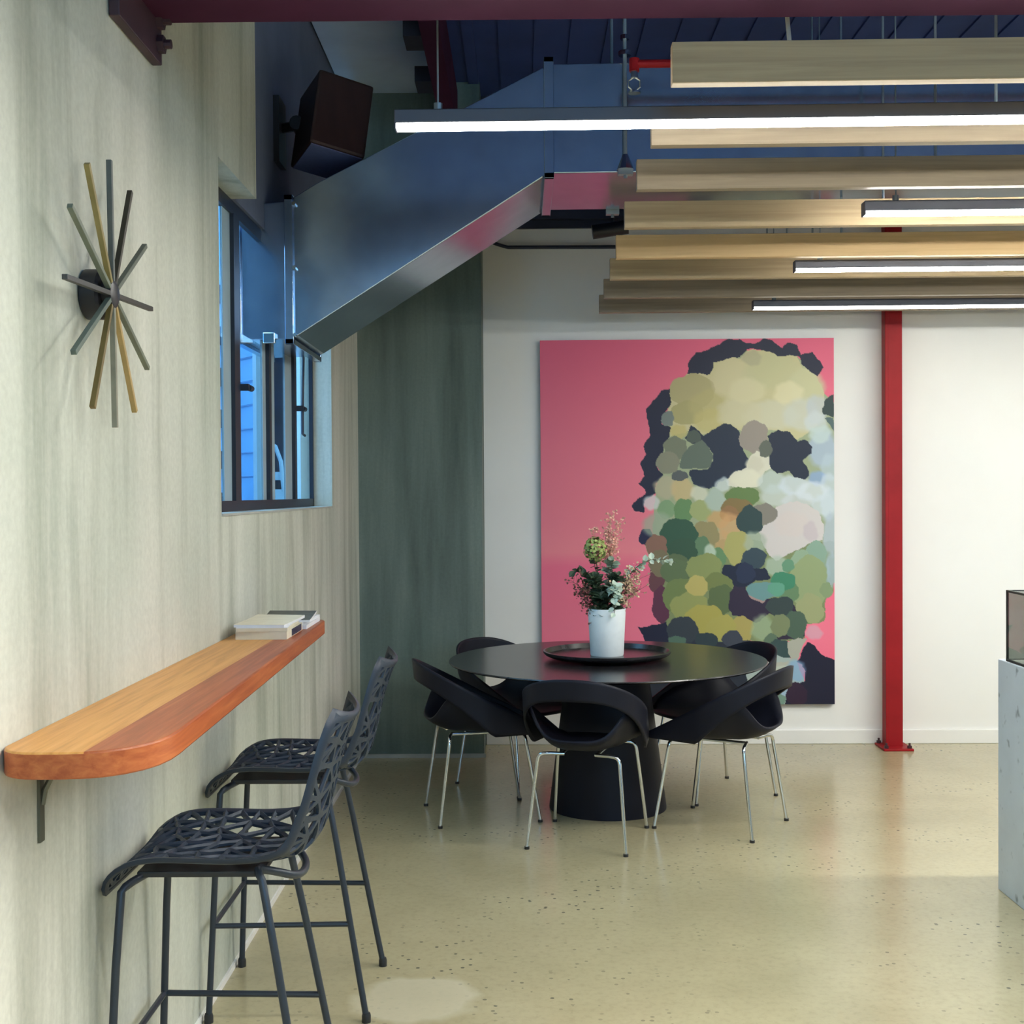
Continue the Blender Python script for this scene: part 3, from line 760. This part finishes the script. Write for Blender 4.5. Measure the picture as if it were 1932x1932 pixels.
sprig('leafy_sprig', 'bushy dark green sprig at the centre left of the bouquet', 'plant', (-.07, -.05, .20), (-.03, -.02, .15), M['leaf_dark'], .066, .020, 80, 5, .30, (-.03, -.02))
sprig('leafy_sprig', 'bushy dark green sprig at the centre right of the bouquet', 'plant', (.055, -.05, .20), (.02, -.02, .15), M['leaf_dark'], .066, .020, 80, 6, .30, (.02, -.02))
sprig('leafy_sprig', 'low dark green sprig just above the vase rim', 'plant', (-.035, -.06, .10), (-.03, -.03, .08), M['leaf_dark'], .062, .022, 60, 8, .35, (-.04, -.03))
def fine(name, label, ends, mat, spread, nb, seed, dot):
    r = random.Random(seed); p0 = VB + Vector((0, 0, -.16))
    t = thing(name, label, 'plant', p0)
    bs = BM(); bf = BM()
    for e in ends:
        P = path((0, 0, 0), (e[0] * .3, e[1] * .3, e[2] * .6 + .16), (e[0], e[1], e[2] + .16), 8)
        tube(bs, P, [.002, .001], 5)
        for i in range(nb):
            f = r.uniform(.5, 1.0); k = min(int(f * 8), 7); q = P[k].lerp(P[k + 1], f * 8 - k)
            q2 = q + Vector((r.gauss(0, spread), r.gauss(0, spread), r.gauss(.01, spread)))
            tube(bs, [q, q2], .0007, 4)
            for _ in range(2):
                c = q2 + Vector((r.gauss(0, .006), r.gauss(0, .006), r.gauss(0, .006)))
                leaf(bf, c, Vector((r.uniform(-1, 1), r.uniform(-1, 1), r.uniform(-.3, 1))), Vector((r.uniform(-1, 1), -1, r.uniform(0, 1))), dot, dot * .45)
    o1 = obj('stems', bs, M['stem'] if mat is not M['plume'] else M['plume'], t); o2 = obj('florets', bf, mat, t); o1['kind'] = o2['kind'] = 'stuff'
fine('dried_flower_sprig', 'beige dried flower sprig fanning out to the right', [(.16, -.03, .19), (.13, -.02, .22), (.17, 0, .13), (.11, -.05, .16)], M['beige_flower'], .024, 44, 21, .013)
fine('dried_flower_sprig', 'dusky russet dried sprig fanning out to the left', [(-.17, -.02, .17), (-.15, 0, .12), (-.12, -.04, .14), (-.11, -.03, .05)], M['russet'], .020, 34, 22, .013)
fine('dried_grass_plume', 'feathery pinkish grass plume at the top of the bouquet', [(.01, .03, .46), (.045, .03, .43), (.025, .04, .49), (.06, .02, .47), (-.06, .02, .42)], M['plume'], .014, 44, 23, .013)
hy = thing('hydrangea_stem', 'lime green hydrangea head at the top left of the bouquet', 'flower', VB + Vector((-.02, .01, -.16)))
hc = Vector((-.038, -.03, .49))
bm = BM(); tube(bm, path((0, 0, 0), (-.01, 0, .25), hc), .003, 6); obj('stem', bm, M['stem'], hy)
bm = BM(); r_ = random.Random(31)
for i in range(230):
    v_ = Vector((r_.gauss(0, 1), r_.gauss(0, 1), r_.gauss(.2, 1))).normalized()
    c = hc + Vector((v_.x * .056, v_.y * .056, v_.z * .062)) * r_.uniform(.85, 1.05)
    tn = v_.cross(Vector((r_.uniform(-1, 1), r_.uniform(-1, 1), r_.uniform(-1, 1)))).normalized()
    leaf(bm, c - tn * .009, tn, v_, .019, .008, .1)
obj('flower_head', bm, M['hydrangea'], hy)
sprig('leafy_sprig', 'dark leaves hanging under the lime hydrangea head', 'plant', (-.085, -.02, .34), (-.04, 0, .25), M['leaf_dark'], .040, .017, 20, 41, .6, (-.02, 0))

# ------------------------------------------------------------------ dining chairs (local front = +y)
def chair_proto(label):
    t = thing('dining_chair', label, 'chair', group='black shell chairs around the round table')
    # wrap-around back band
    path_ = []
    for i in range(15): tt = 1 - i / 15; path_.append((-(.272 - .045 * tt), -.03 + .325 * tt))
    for i in range(41):
        a = R(-90 + 180 * i / 40); sg = math.copysign(abs(math.sin(a)) ** .82, math.sin(a)); cg = abs(math.cos(a)) ** .82
        path_.append((.272 * sg, -.03 - .285 * cg))
    for i in range(1, 16): tt = i / 15; path_.append(((.272 - .045 * tt), -.03 + .325 * tt))
    bm = BM(); rows = []; K = 7
    for (x, y) in path_:
        yn = min(1, max(0, (y + .315) / .61))
        zt = .768 - .330 * yn ** .95
        zb = .672 - .30 * min(1, yn / .62) ** 1.15
        zb = max(zb, .424 - .0 * yn)
        if yn > .9: zb = .424 + .004 * (yn - .9) / .1
        zb = min(zb, zt - .008)
        row = []
        for k in range(K + 1):
            z = zb + (zt - zb) * k / K
            sc_ = 1 + .30 * (z - .60)
            xo = x * (1 + .14 * (z - .6)); yo = y if y > 0 else y * sc_
            row.append(bm.verts.new((xo, yo, z)))
        rows.append(row)
    for a, b in zip(rows, rows[1:]):
        for k in range(K): bm.faces.new((a[k], b[k], b[k + 1], a[k + 1]))
    obj('backrest', bm, M['black_ply'], t, smooth=True, solid=.012, angle=60)
    # seat pan with raised rear corners
    bm = BM(); NR, NT = 10, 72
    c0 = bm.verts.new((0, 0, .425)); prev = None
    def outl(th):
        s_, c_ = math.sin(th), math.cos(th)    # th = 0 is the back
        ex = .70
        x = .252 * math.copysign(abs(s_) ** ex, s_); y = -.275 * math.copysign(abs(c_) ** ex, c_) if c_ > 0 else .29 * abs(c_) ** ex
        return x, y
    for j in range(1, NR + 1):
        rr = j / NR; ringv = []
        for i in range(NT):
            th = 2 * math.pi * i / NT - math.pi
            x, y = outl(th); a = abs(th)
            f = .055 + .125 * math.exp(-((a - R(58)) / R(26)) ** 2) if a < R(100) else .055 * math.exp(-((a - R(100)) / R(25)) ** 2)
            f += .02 * math.exp(-((a - R(90)) / R(30)) ** 2)
            if a > R(140): f -= .012
            z = .425 + f * rr ** 4 + .008 * rr ** 2
            ringv.append(bm.verts.new((x * rr, y * rr, z)))
        for i in range(NT):
            i2 = (i + 1) % NT
            if prev is None: bm.faces.new((c0, ringv[i], ringv[i2]))
            else: bm.faces.new((prev[i], ringv[i], ringv[i2], prev[i2]))
        prev = ringv
    obj('seat', bm, M['black_ply'], t, smooth=True, solid=.012, angle=60)
    for sx in (-1, 1):
        for sy in (-1, 1):
            foot = Vector((sx * .222, .238 if sy > 0 else -.245, 0))
            bm = BM()
            tp = Vector((sx * .185, .175 if sy > 0 else -.19, .405))
            tube(bm, [foot + Vector((0, 0, .008)), foot.lerp(tp, .93), tp + Vector((-sx * .004, 0, .002)), tp + Vector((-sx * .03, -sy * .004, .012)), (sx * .07, tp.y * .85, .414)], .0082, 12, smooth=1)
            lg = obj('leg', bm, M['chrome'], t, smooth=True)
            bm = BM(); lathe(bm, [(0, 0), (.0115, 0), (.0115, .012), (0, .012)], 12, foot); obj('foot_cap', bm, M['foot_cap'], lg)
    bm = BM(); tube(bm, [(-.08, -.16, .414), (-.08, .15, .414)], .0082, 10); tube(bm, [(.08, -.16, .414), (.08, .15, .414)], .0082, 10); obj('under_frame', bm, M['chrome'], t, smooth=True)
    return t
spots = [((.294, 5.766), 73.7, 'black shell chair with its back to us in front of the pedestal'), ((-.204, 6.215), 13, 'black shell chair at the left of the table, seen side-on'),
         ((.927, 5.993), 148.6, 'black shell chair at the right of the table, before the painting'), ((-.03, 6.84), -46, 'black shell chair behind the left of the table'),
         ((.985, 6.65), 205, 'black shell chair behind the right of the table')]
ch = chair_proto(spots[0][2]); ch.location = (*spots[0][0], 0); ch.rotation_euler = (0, 0, R(spots[0][1] - 90))
for (p, a, lb) in spots[1:]: dup(ch, (*p, 0), R(a - 90), lb)

# ------------------------------------------------------------------ display plinth and case
pn = thing('display_plinth', 'cool grey plinth at the right edge of the picture', 'plinth', (1.865, 3.9, 0))
def plinth_mat():
    m = M['plinth']; nt = m.node_tree; b = nt.nodes['Principled BSDF']
    base = b.inputs['Base Color'].links[0].from_socket
    c, f = ramp_noise(nt, 16, [(.28, (.45, .47, .48)), (.38, (1, 1, 1))], (1, 1, 1), 2, .5)
    nt.links.new(mixc(nt, base, c, 1.0, 'MULTIPLY'), b.inputs['Base Color'])
plinth_mat()
bm = BM(); box(bm, (0, -1.1, 0), (1.2, 1.10, .908)); obj('plinth_body', bm, M['plinth'], pn, bevel=.003)
cs = thing('display_case', 'glass display case with dark frame on the grey plinth', 'display case', (1.87, 4.93, .909))
W_, L_, H_ = .9, 1.4, .275
e = .008
bm = BM()
for x in (0, W_ - e):
    for y in (-e, -L_): box(bm, (x, y, 0), (x + e, y + e, H_))
for z in (0, H_ - e):
    for y in (-e, -L_): box(bm, (0, y, z), (W_, y + e, z + e))
    for x in (0, W_ - e): box(bm, (x, -L_, z), (x + e, 0, z + e))
obj('case_frame', bm, M['case_frame'], cs)
for nm, a, b in (('glass_side', (.002, -L_ + e, e), (.005, -e, H_ - e)), ('glass_side', (e, -.005, e), (W_ - e, -.002, H_ - e)), ('glass_top', (e, -L_ + e, H_ - .005), (W_ - e, -e, H_ - .002))):
    bm = BM(); box(bm, a, b); obj(nm, bm, M['case_glass'], cs)
bm = BM(); box(bm, (e, -L_ + e, .001), (W_ - e, -e, .006)); obj('case_base', bm, M['white_trim'], cs)

# ------------------------------------------------------------------ painting: flat blobs of colour on a canvas
Z4 = lambda x, y: (1150 + .2432 * x, 630 + .2432 * y)
Z5 = lambda x, y: (1150 + .2329 * x, 1000 + .2329 * y)
LAY = []   # (kind, data, colour)
def C4(x, y, rx, ry, c): p = Z4(x, y); LAY.append(('c', (p[0], p[1], rx * .2432, ry * .2432), c))
def P4(pts, c): LAY.append(('p', [Z4(*q) for q in pts], c))
def C5(x, y, rx, ry, c): p = Z5(x, y); LAY.append(('c', (p[0], p[1], rx * .2329, ry * .2329), c))
def P5(pts, c): LAY.append(('p', [Z5(*q) for q in pts], c))
NAVY = (27, 31, 52)
# head ground
P4([(470, 450), (600, 320), (790, 230), (1060, 140), (1450, 190), (1600, 345), (1660, 480), (1740, 560), (1740, 1932), (330, 1932), (270, 1620), (330, 1560), (350, 1240), (410, 900), (450, 570)], (150, 160, 125))
P5([(300, 110), (340, 260), (330, 350), (370, 460), (355, 550), (370, 650), (400, 760), (470, 900), (1450, 900), (1560, 870), (1580, 770), (1725, 740), (1735, 560), (1800, 500), (1815, 100), (300, 60)], (118, 130, 88))
P4([(470, 450), (600, 320), (790, 230), (950, 200), (1020, 200), (1060, 140), (1200, 140), (1300, 180), (1450, 190), (1480, 280), (1600, 345), (1660, 480), (1640, 620), (1600, 720), (1450, 830), (1300, 760), (1000, 750), (740, 780), (600, 760), (470, 800), (450, 570)], (194, 186, 138))
for a in [(640, 450, 175, 130, (168, 158, 112)), (600, 620, 130, 90, (162, 154, 104)), (760, 560, 150, 120, (176, 166, 110)), (530, 760, 70, 60, (188, 173, 105)), (770, 680, 120, 100, (188, 176, 112)), (960, 350, 180, 160, (202, 192, 148)), (1250, 300, 230, 150, (188, 186, 140)), (1100, 200, 80, 60, (168, 163, 130)), (1520, 420, 140, 150, (194, 194, 150)), (1250, 640, 220, 120, (203, 201, 173)), (1000, 620, 180, 110, (203, 196, 158)), (1060, 450, 150, 100, (210, 202, 158)), (1380, 470, 120, 90, (220, 212, 168)), (1480, 640, 150, 130, (198, 202, 188)), (1600, 600, 90, 120, (183, 193, 198)), (1590, 700, 90, 90, (198, 208, 208)), (1640, 900, 120, 150, (165, 185, 215)), (1620, 790, 90, 70, (190, 210, 205)), (1690, 1050, 70, 110, (175, 195, 205)), (1600, 1130, 75, 60, (130, 160, 210)), (1690, 1330, 70, 130, (190, 208, 220)), (1690, 1180, 70, 90, (195, 210, 218))]: C4(*a)
P4([(600, 320), (620, 220), (670, 160), (770, 130), (850, 90), (920, 55), (1010, 55), (1060, 90), (1120, 90), (1190, 50), (1260, 70), (1330, 120), (1370, 90), (1440, 95), (1480, 170), (1560, 165), (1620, 220), (1645, 280), (1610, 345), (1540, 310), (1480, 260), (1470, 190), (1380, 185), (1300, 185), (1200, 140), (1060, 130), (1010, 190), (900, 210), (810, 230), (780, 330), (700, 310)], NAVY)
P4([(400, 440), (465, 440), (480, 540), (400, 640), (410, 700), (465, 730), (465, 800), (420, 870), (410, 930), (365, 980), (370, 1040), (410, 1090), (360, 1150), (350, 1240), (270, 1290), (260, 1380), (190, 1370), (170, 1330), (210, 1280), (270, 1240), (270, 1200), (225, 1160), (270, 1100), (235, 1010), (280, 940), (255, 870), (310, 800), (300, 690), (280, 580), (330, 540)], NAVY)
C4(275, 1570, 55, 60, (30, 30, 60))
P4([(1730, 480), (1660, 530), (1635, 590), (1650, 640), (1730, 660)], (45, 60, 60)); P4([(1660, 670), (1730, 660), (1730, 780)], (75, 95, 95))
C4(450, 660, 50, 60, (110, 120, 115))
for a in [(430, 1190, 90, 95, (175, 165, 135)), (560, 1210, 95, 95, (200, 172, 120)), (510, 890, 90, 90, (110, 115, 95)), (450, 1000, 90, 85, (125, 125, 105))]: C4(*a)
P4([(635, 715), (730, 790), (870, 705), (930, 710), (1000, 760), (1010, 850), (1040, 940), (1070, 980), (1060, 1040), (950, 1090), (920, 1130), (840, 1150), (830, 1190), (760, 1205), (650, 1170), (610, 1100), (620, 1060), (760, 1050), (800, 990), (790, 930), (740, 860), (640, 860), (580, 810)], (31, 41, 58))
C4(650, 805, 58, 48, (72, 82, 74)); P4([(620, 880), (720, 820), (800, 960), (780, 1040), (640, 1050), (540, 1040), (560, 940)], (88, 100, 88)); C4(540, 1100, 60, 40, (80, 85, 85))
C4(1115, 810, 110, 125, (145, 135, 125))
P4([(1130, 910), (1240, 970), (1235, 1060), (1190, 1070), (1180, 1160), (1130, 1200), (920, 1190), (900, 1150), (960, 1075), (1060, 1040), (1070, 970)], (216, 212, 188))
C4(1120, 1010, 70, 60, (205, 200, 175)); C4(1050, 1130, 120, 75, (228, 224, 195))
P4([(1220, 800), (1300, 750), (1390, 775), (1450, 840), (1510, 825), (1565, 890), (1550, 940), (1490, 985), (1530, 1050), (1535, 1110), (1510, 1140), (1420, 1110), (1380, 1075), (1290, 1085), (1235, 1050), (1235, 970), (1255, 900)], (30, 38, 55))
C4(1205, 900, 55, 65, (90, 95, 85))
for a in [(1290, 1260, 130, 90, (200, 210, 205)), (1450, 1300, 130, 70, (205, 212, 215)), (1250, 1160, 110, 95, (190, 205, 200)), (1420, 1180, 120, 80, (208, 220, 229)), (1560, 1230, 130, 80, (215, 225, 232)), (1650, 1330, 100, 90, (205, 218, 225))]: C4(*a)
P4([(1220, 800), (1300, 750), (1390, 775), (1450, 840), (1510, 825), (1565, 890), (1550, 940), (1490, 985), (1530, 1050), (1535, 1110), (1510, 1140), (1420, 1110), (1380, 1075), (1290, 1085), (1235, 1050), (1235, 970), (1255, 900)], (30, 38, 55))
C4(870, 1170, 60, 55, (200, 212, 212)); C4(1700, 1570, 60, 170, (175, 190, 205))
P4([(1140, 1520), (1240, 1450), (1290, 1340), (1450, 1300), (1600, 1370), (1650, 1480), (1640, 1600), (1560, 1620), (1400, 1700), (1280, 1760), (1220, 1720), (1180, 1620)], (208, 200, 196))
C4(1400, 1480, 140, 100, (212, 198, 192)); C4(1545, 1540, 60, 80, (195, 180, 185))
for a in [(690, 1240, 70, 60, (215, 215, 190)), (320, 1310, 65, 60, (205, 210, 208)), (440, 1360, 70, 70, (120, 150, 110)), (570, 1370, 80, 90, (95, 130, 85)), (700, 1370, 80, 80, (150, 160, 105)), (815, 1290, 80, 95, (170, 190, 182)), (1020, 1270, 130, 80, (95, 120, 70)), (980, 1350, 120, 70, (125, 105, 65)), (920, 1400, 70, 60, (140, 105, 70)), (1190, 1400, 100, 80, (125, 120, 110)), (840, 1440, 90, 70, (198, 150, 95)), (930, 1500, 90, 110, (205, 155, 105)), (870, 1610, 70, 90, (200, 155, 105)), (1080, 1450, 100, 110, (45, 65, 65)), (370, 1490, 120, 110, (150, 165, 140)), (740, 1560, 100, 110, (140, 130, 90)), (690, 1660, 90, 90, (88, 118, 88)), (530, 1560, 140, 130, (48, 80, 62)), (560, 1680, 115, 95, (50, 78, 60)), (360, 1660, 80, 110, (130, 95, 80)), (830, 1730, 70, 70, (95, 130, 90)), (990, 1660, 110, 130, (165, 160, 95)), (770, 1690, 50, 60, (200, 215, 195)), (500, 1820, 130, 110, (85, 100, 70)), (720, 1820, 130, 110, (120, 135, 85)), (1120, 1620, 90, 90, (160, 175, 155))]: C4(*a)
for a in [(370, 400, 60, 100, (95, 60, 65)), (410, 600, 70, 150, (85, 45, 65)), (400, 270, 80, 110, (115, 105, 80)), (520, 330, 110, 100, (88, 105, 72)), (760, 300, 140, 110, (130, 140, 85)), (560, 540, 130, 150, (105, 120, 72)), (880, 430, 120, 90, (110, 120, 70)), (640, 620, 150, 120, (140, 145, 85)), (700, 450, 90, 80, (180, 165, 95)), (900, 560, 110, 120, (85, 100, 65)), (760, 740, 160, 140, (163, 153, 76)), (1060, 800, 95, 115, (165, 150, 85)), (900, 790, 120, 100, (163, 154, 80)), (1340, 300, 90, 95, (170, 190, 170)), (1700, 350, 70, 210, (140, 165, 145)), (1660, 200, 80, 110, (130, 160, 140)), (1540, 250, 80, 90, (140, 165, 135)), (1600, 430, 150, 220, (140, 155, 110)), (1610, 640, 110, 120, (150, 155, 110)), (1780, 330, 40, 150, (165, 185, 200)), (1740, 490, 50, 60, (125, 145, 105)), (1435, 290, 50, 50, (95, 140, 110)), (1440, 500, 80, 90, (95, 125, 90)), (1390, 420, 100, 80, (60, 125, 95)), (1180, 560, 80, 40, (160, 130, 125)), (1230, 490, 130, 70, (100, 140, 140)), (1340, 480, 70, 55, (90, 150, 125))]: C5(*a)
P5([(900, 340), (920, 280), (1000, 290), (1050, 260), (1100, 240), (1150, 300), (1250, 310), (1290, 400), (1170, 410), (1100, 460), (1060, 480), (1000, 450), (980, 410)], (28, 35, 55))
C5(1160, 230, 100, 80, (50, 66, 76)); C5(1090, 350, 80, 80, (35, 44, 68))
P5([(960, 520), (1000, 450), (1090, 460), (1130, 560), (1230, 590), (1260, 560), (1400, 540), (1480, 600), (1510, 680), (1570, 780), (1570, 850), (1520, 890), (1300, 880), (1430, 700), (1280, 680), (1170, 750), (1100, 720), (1070, 690), (980, 690), (955, 620)], (45, 37, 56))
for a in [(1370, 620, 110, 80, (50, 62, 62)), (1490, 770, 90, 115, (70, 90, 75)), (1220, 790, 90, 110, (150, 170, 135)), (1370, 770, 75, 90, (115, 125, 90)), (1295, 900, 60, 60, (85, 105, 85)), (1640, 830, 70, 60, (212, 160, 176))]: C5(*a)
P5([(270, 890), (480, 760), (700, 850), (870, 900), (1100, 890), (1300, 960), (1330, 1500), (270, 1500)], (36, 42, 54))
C5(580, 810, 130, 110, (48, 55, 62)); P5([(225, 780), (330, 770), (400, 750), (450, 740), (470, 900), (470, 1000), (280, 900)], (27, 29, 50))
for a in [(770, 890, 90, 65, (42, 55, 60)), (535, 890, 75, 35, (75, 100, 85)), (980, 880, 80, 65, (55, 60, 72)), (1360, 990, 90, 110, (50, 70, 70))]: C5(*a)
P5([(1100, 1100), (1300, 1000), (1500, 1050), (1560, 1220), (1450, 1420), (1100, 1420)], (160, 175, 170))
P5([(1580, 910), (1640, 930), (1720, 1020), (1815, 1060), (1815, 1420), (1400, 1420), (1430, 1310), (1500, 1240), (1560, 1220), (1575, 1150), (1540, 1080), (1500, 1070)], (25, 25, 45))
P5([(1420, 910), (1510, 870), (1580, 880), (1540, 960), (1500, 1060), (1450, 1050)], (165, 165, 150))
P5([(1210, 1190), (1330, 1070), (1430, 1060), (1460, 1100), (1300, 1190)], (172, 172, 156))
for a in [(1380, 1130, 60, 40, (185, 195, 180)), (1490, 1140, 90, 90, (125, 165, 205)), (1400, 1270, 70, 90, (150, 180, 210)), (1500, 1330, 85, 95, (45, 28, 48)), (1330, 1370, 80, 60, (110, 140, 125))]: C5(*a)

PX0, PX1, PY0, PY1 = 1020, 1570.5, 642.5, 1328      # canvas rectangle in the photograph
NXg, NYg = 440, 545
gx, gy = np.meshgrid(np.linspace(PX0, PX1, NXg), np.linspace(PY0, PY1, NYg))
tv = (gy - PY0) / (PY1 - PY0); tu = (gx - PX0) / (PX1 - PX0)
def lerp3(t, stops):
    out = np.zeros(t.shape + (3,))
    for c in range(3): out[..., c] = np.interp(t, [s_[0] for s_ in stops], [s_[1][c] for s_ in stops])
    return out
img = lerp3(tv, [(0, (226, 92, 122)), (.3, (230, 108, 128)), (.5, (234, 116, 132)), (.58, (240, 124, 136)), (.62, (236, 102, 130)), (.8, (240, 112, 136)), (1, (238, 98, 126))])
img[..., 0] += 14 * (tu > .85) * (tv > .6)
# irregular edges: warp the lookup a little
wx = gx + 1.1 * np.sin(gy * .16 + 1.3 * np.sin(gx * .11)) + .5 * np.sin(gy * .43 + gx * .3)
wy = gy + 1.1 * np.sin(gx * .17 + 1.1 * np.sin(gy * .12)) + .5 * np.sin(gx * .41 - gy * .25)
r_ = random.Random(5)
for kind, dat, col in LAY:
    if kind == 'c':
        cx, cy, rx, ry = dat
        th = np.arctan2((wy - cy) / ry, (wx - cx) / rx); f1, f2 = r_.uniform(0, 6.28), r_.uniform(0, 6.28)
        rr = np.hypot((wx - cx) / rx, (wy - cy) / ry)
        lim = 1.02 + .03 * np.sin(6 * th + f1) + .035 * np.sin(3 * th + f2)
        mask = rr < lim
        if sum(col) > 440:      # the pale patches melt into their neighbours
            al = np.clip((lim + .08 - rr) / .30, 0, 1)[..., None] * .75
            img[:] = img * (1 - al) + np.array(col) * al
            continue
    else:
        mask = np.zeros(gx.shape, bool); n = len(dat)
        for i in range(n):
            x1, y1 = dat[i]; x2, y2 = dat[(i + 1) % n]
            if y1 == y2: continue
            cond = ((y1 > wy) != (y2 > wy)) & (wx < (x2 - x1) * (wy - y1) / (y2 - y1) + x1)
            mask ^= cond
    img[mask] = col
v8 = np.clip(img, 0, 255) / 255
lin = np.where(v8 <= .04045, v8 / 12.92, ((v8 + .055) / 1.055) ** 2.4)
PAINT_GAIN = 1.25
lin = np.clip(lin * PAINT_GAIN / (1 + (PAINT_GAIN - 1) * 1.25 * lin), 0, .9)
pX0, pX1, pZ0, pZ1 = .118, 1.928, .252, 2.514
pt = thing('painting', 'large abstract portrait painting of coloured blobs on pink ground', 'painting', (1.02, 7.905, .252), RZ)
verts = np.zeros((NXg * NYg, 3))
verts[:, 0] = ((gx - PX0) / (PX1 - PX0) * (pX1 - pX0) + pX0 - 1.02).ravel()
verts[:, 1] = -.0262
verts[:, 2] = (pZ1 - pZ0) * (1 - tv).ravel()
idx = np.arange(NXg * NYg).reshape(NYg, NXg)
quads = np.stack([idx[:-1, :-1], idx[1:, :-1], idx[1:, 1:], idx[:-1, 1:]], -1).reshape(-1, 4)
me = bpy.data.meshes.new('canvas'); me.from_pydata(verts.tolist(), [], quads.tolist())
at_ = me.color_attributes.new('paint', 'FLOAT_COLOR', 'POINT')
at_.data.foreach_set('color', np.concatenate([lin.reshape(-1, 3), np.ones((NXg * NYg, 1))], 1).astype(np.float32).ravel())
m, nt, b = new_mat('acrylic_paint_blobs'); an = nt.nodes.new('ShaderNodeVertexColor'); an.layer_name = 'paint'
nt.links.new(an.outputs['Color'], b.inputs['Base Color']); b.inputs['Roughness'].default_value = .5; b.inputs['Specular IOR Level'].default_value = .3
me.materials.append(m)
cv = bpy.data.objects.new('painted_canvas', me); COL.objects.link(cv); cv.parent = pt
bm = BM(); box(bm, (pX0 - 1.02, -.026, 0), (pX1 - 1.02, .012, pZ1 - pZ0)); obj('stretcher', bm, M['canvas_edge'], pt)

# ------------------------------------------------------------------ daylight outside, view
w = bpy.data.worlds.new('dusk_sky'); sc.world = w; w.use_nodes = True
bg = w.node_tree.nodes['Background']; bg.inputs['Color'].default_value = (.32, .66, 1.0, 1); bg.inputs['Strength'].default_value = 5.0
sc.view_settings.view_transform = 'Standard'; sc.view_settings.look = 'None'
sc.view_settings.exposure = 0.17; sc.view_settings.gamma = 1.0
sc.cycles.max_bounces = 8; sc.cycles.diffuse_bounces = 4; sc.cycles.glossy_bounces = 4; sc.cycles.transparent_max_bounces = 8
sc.cycles.sample_clamp_indirect = 6.0; sc.cycles.caustics_reflective = False; sc.cycles.caustics_refractive = False
try: sc.cycles.use_denoising = True
except Exception: pass
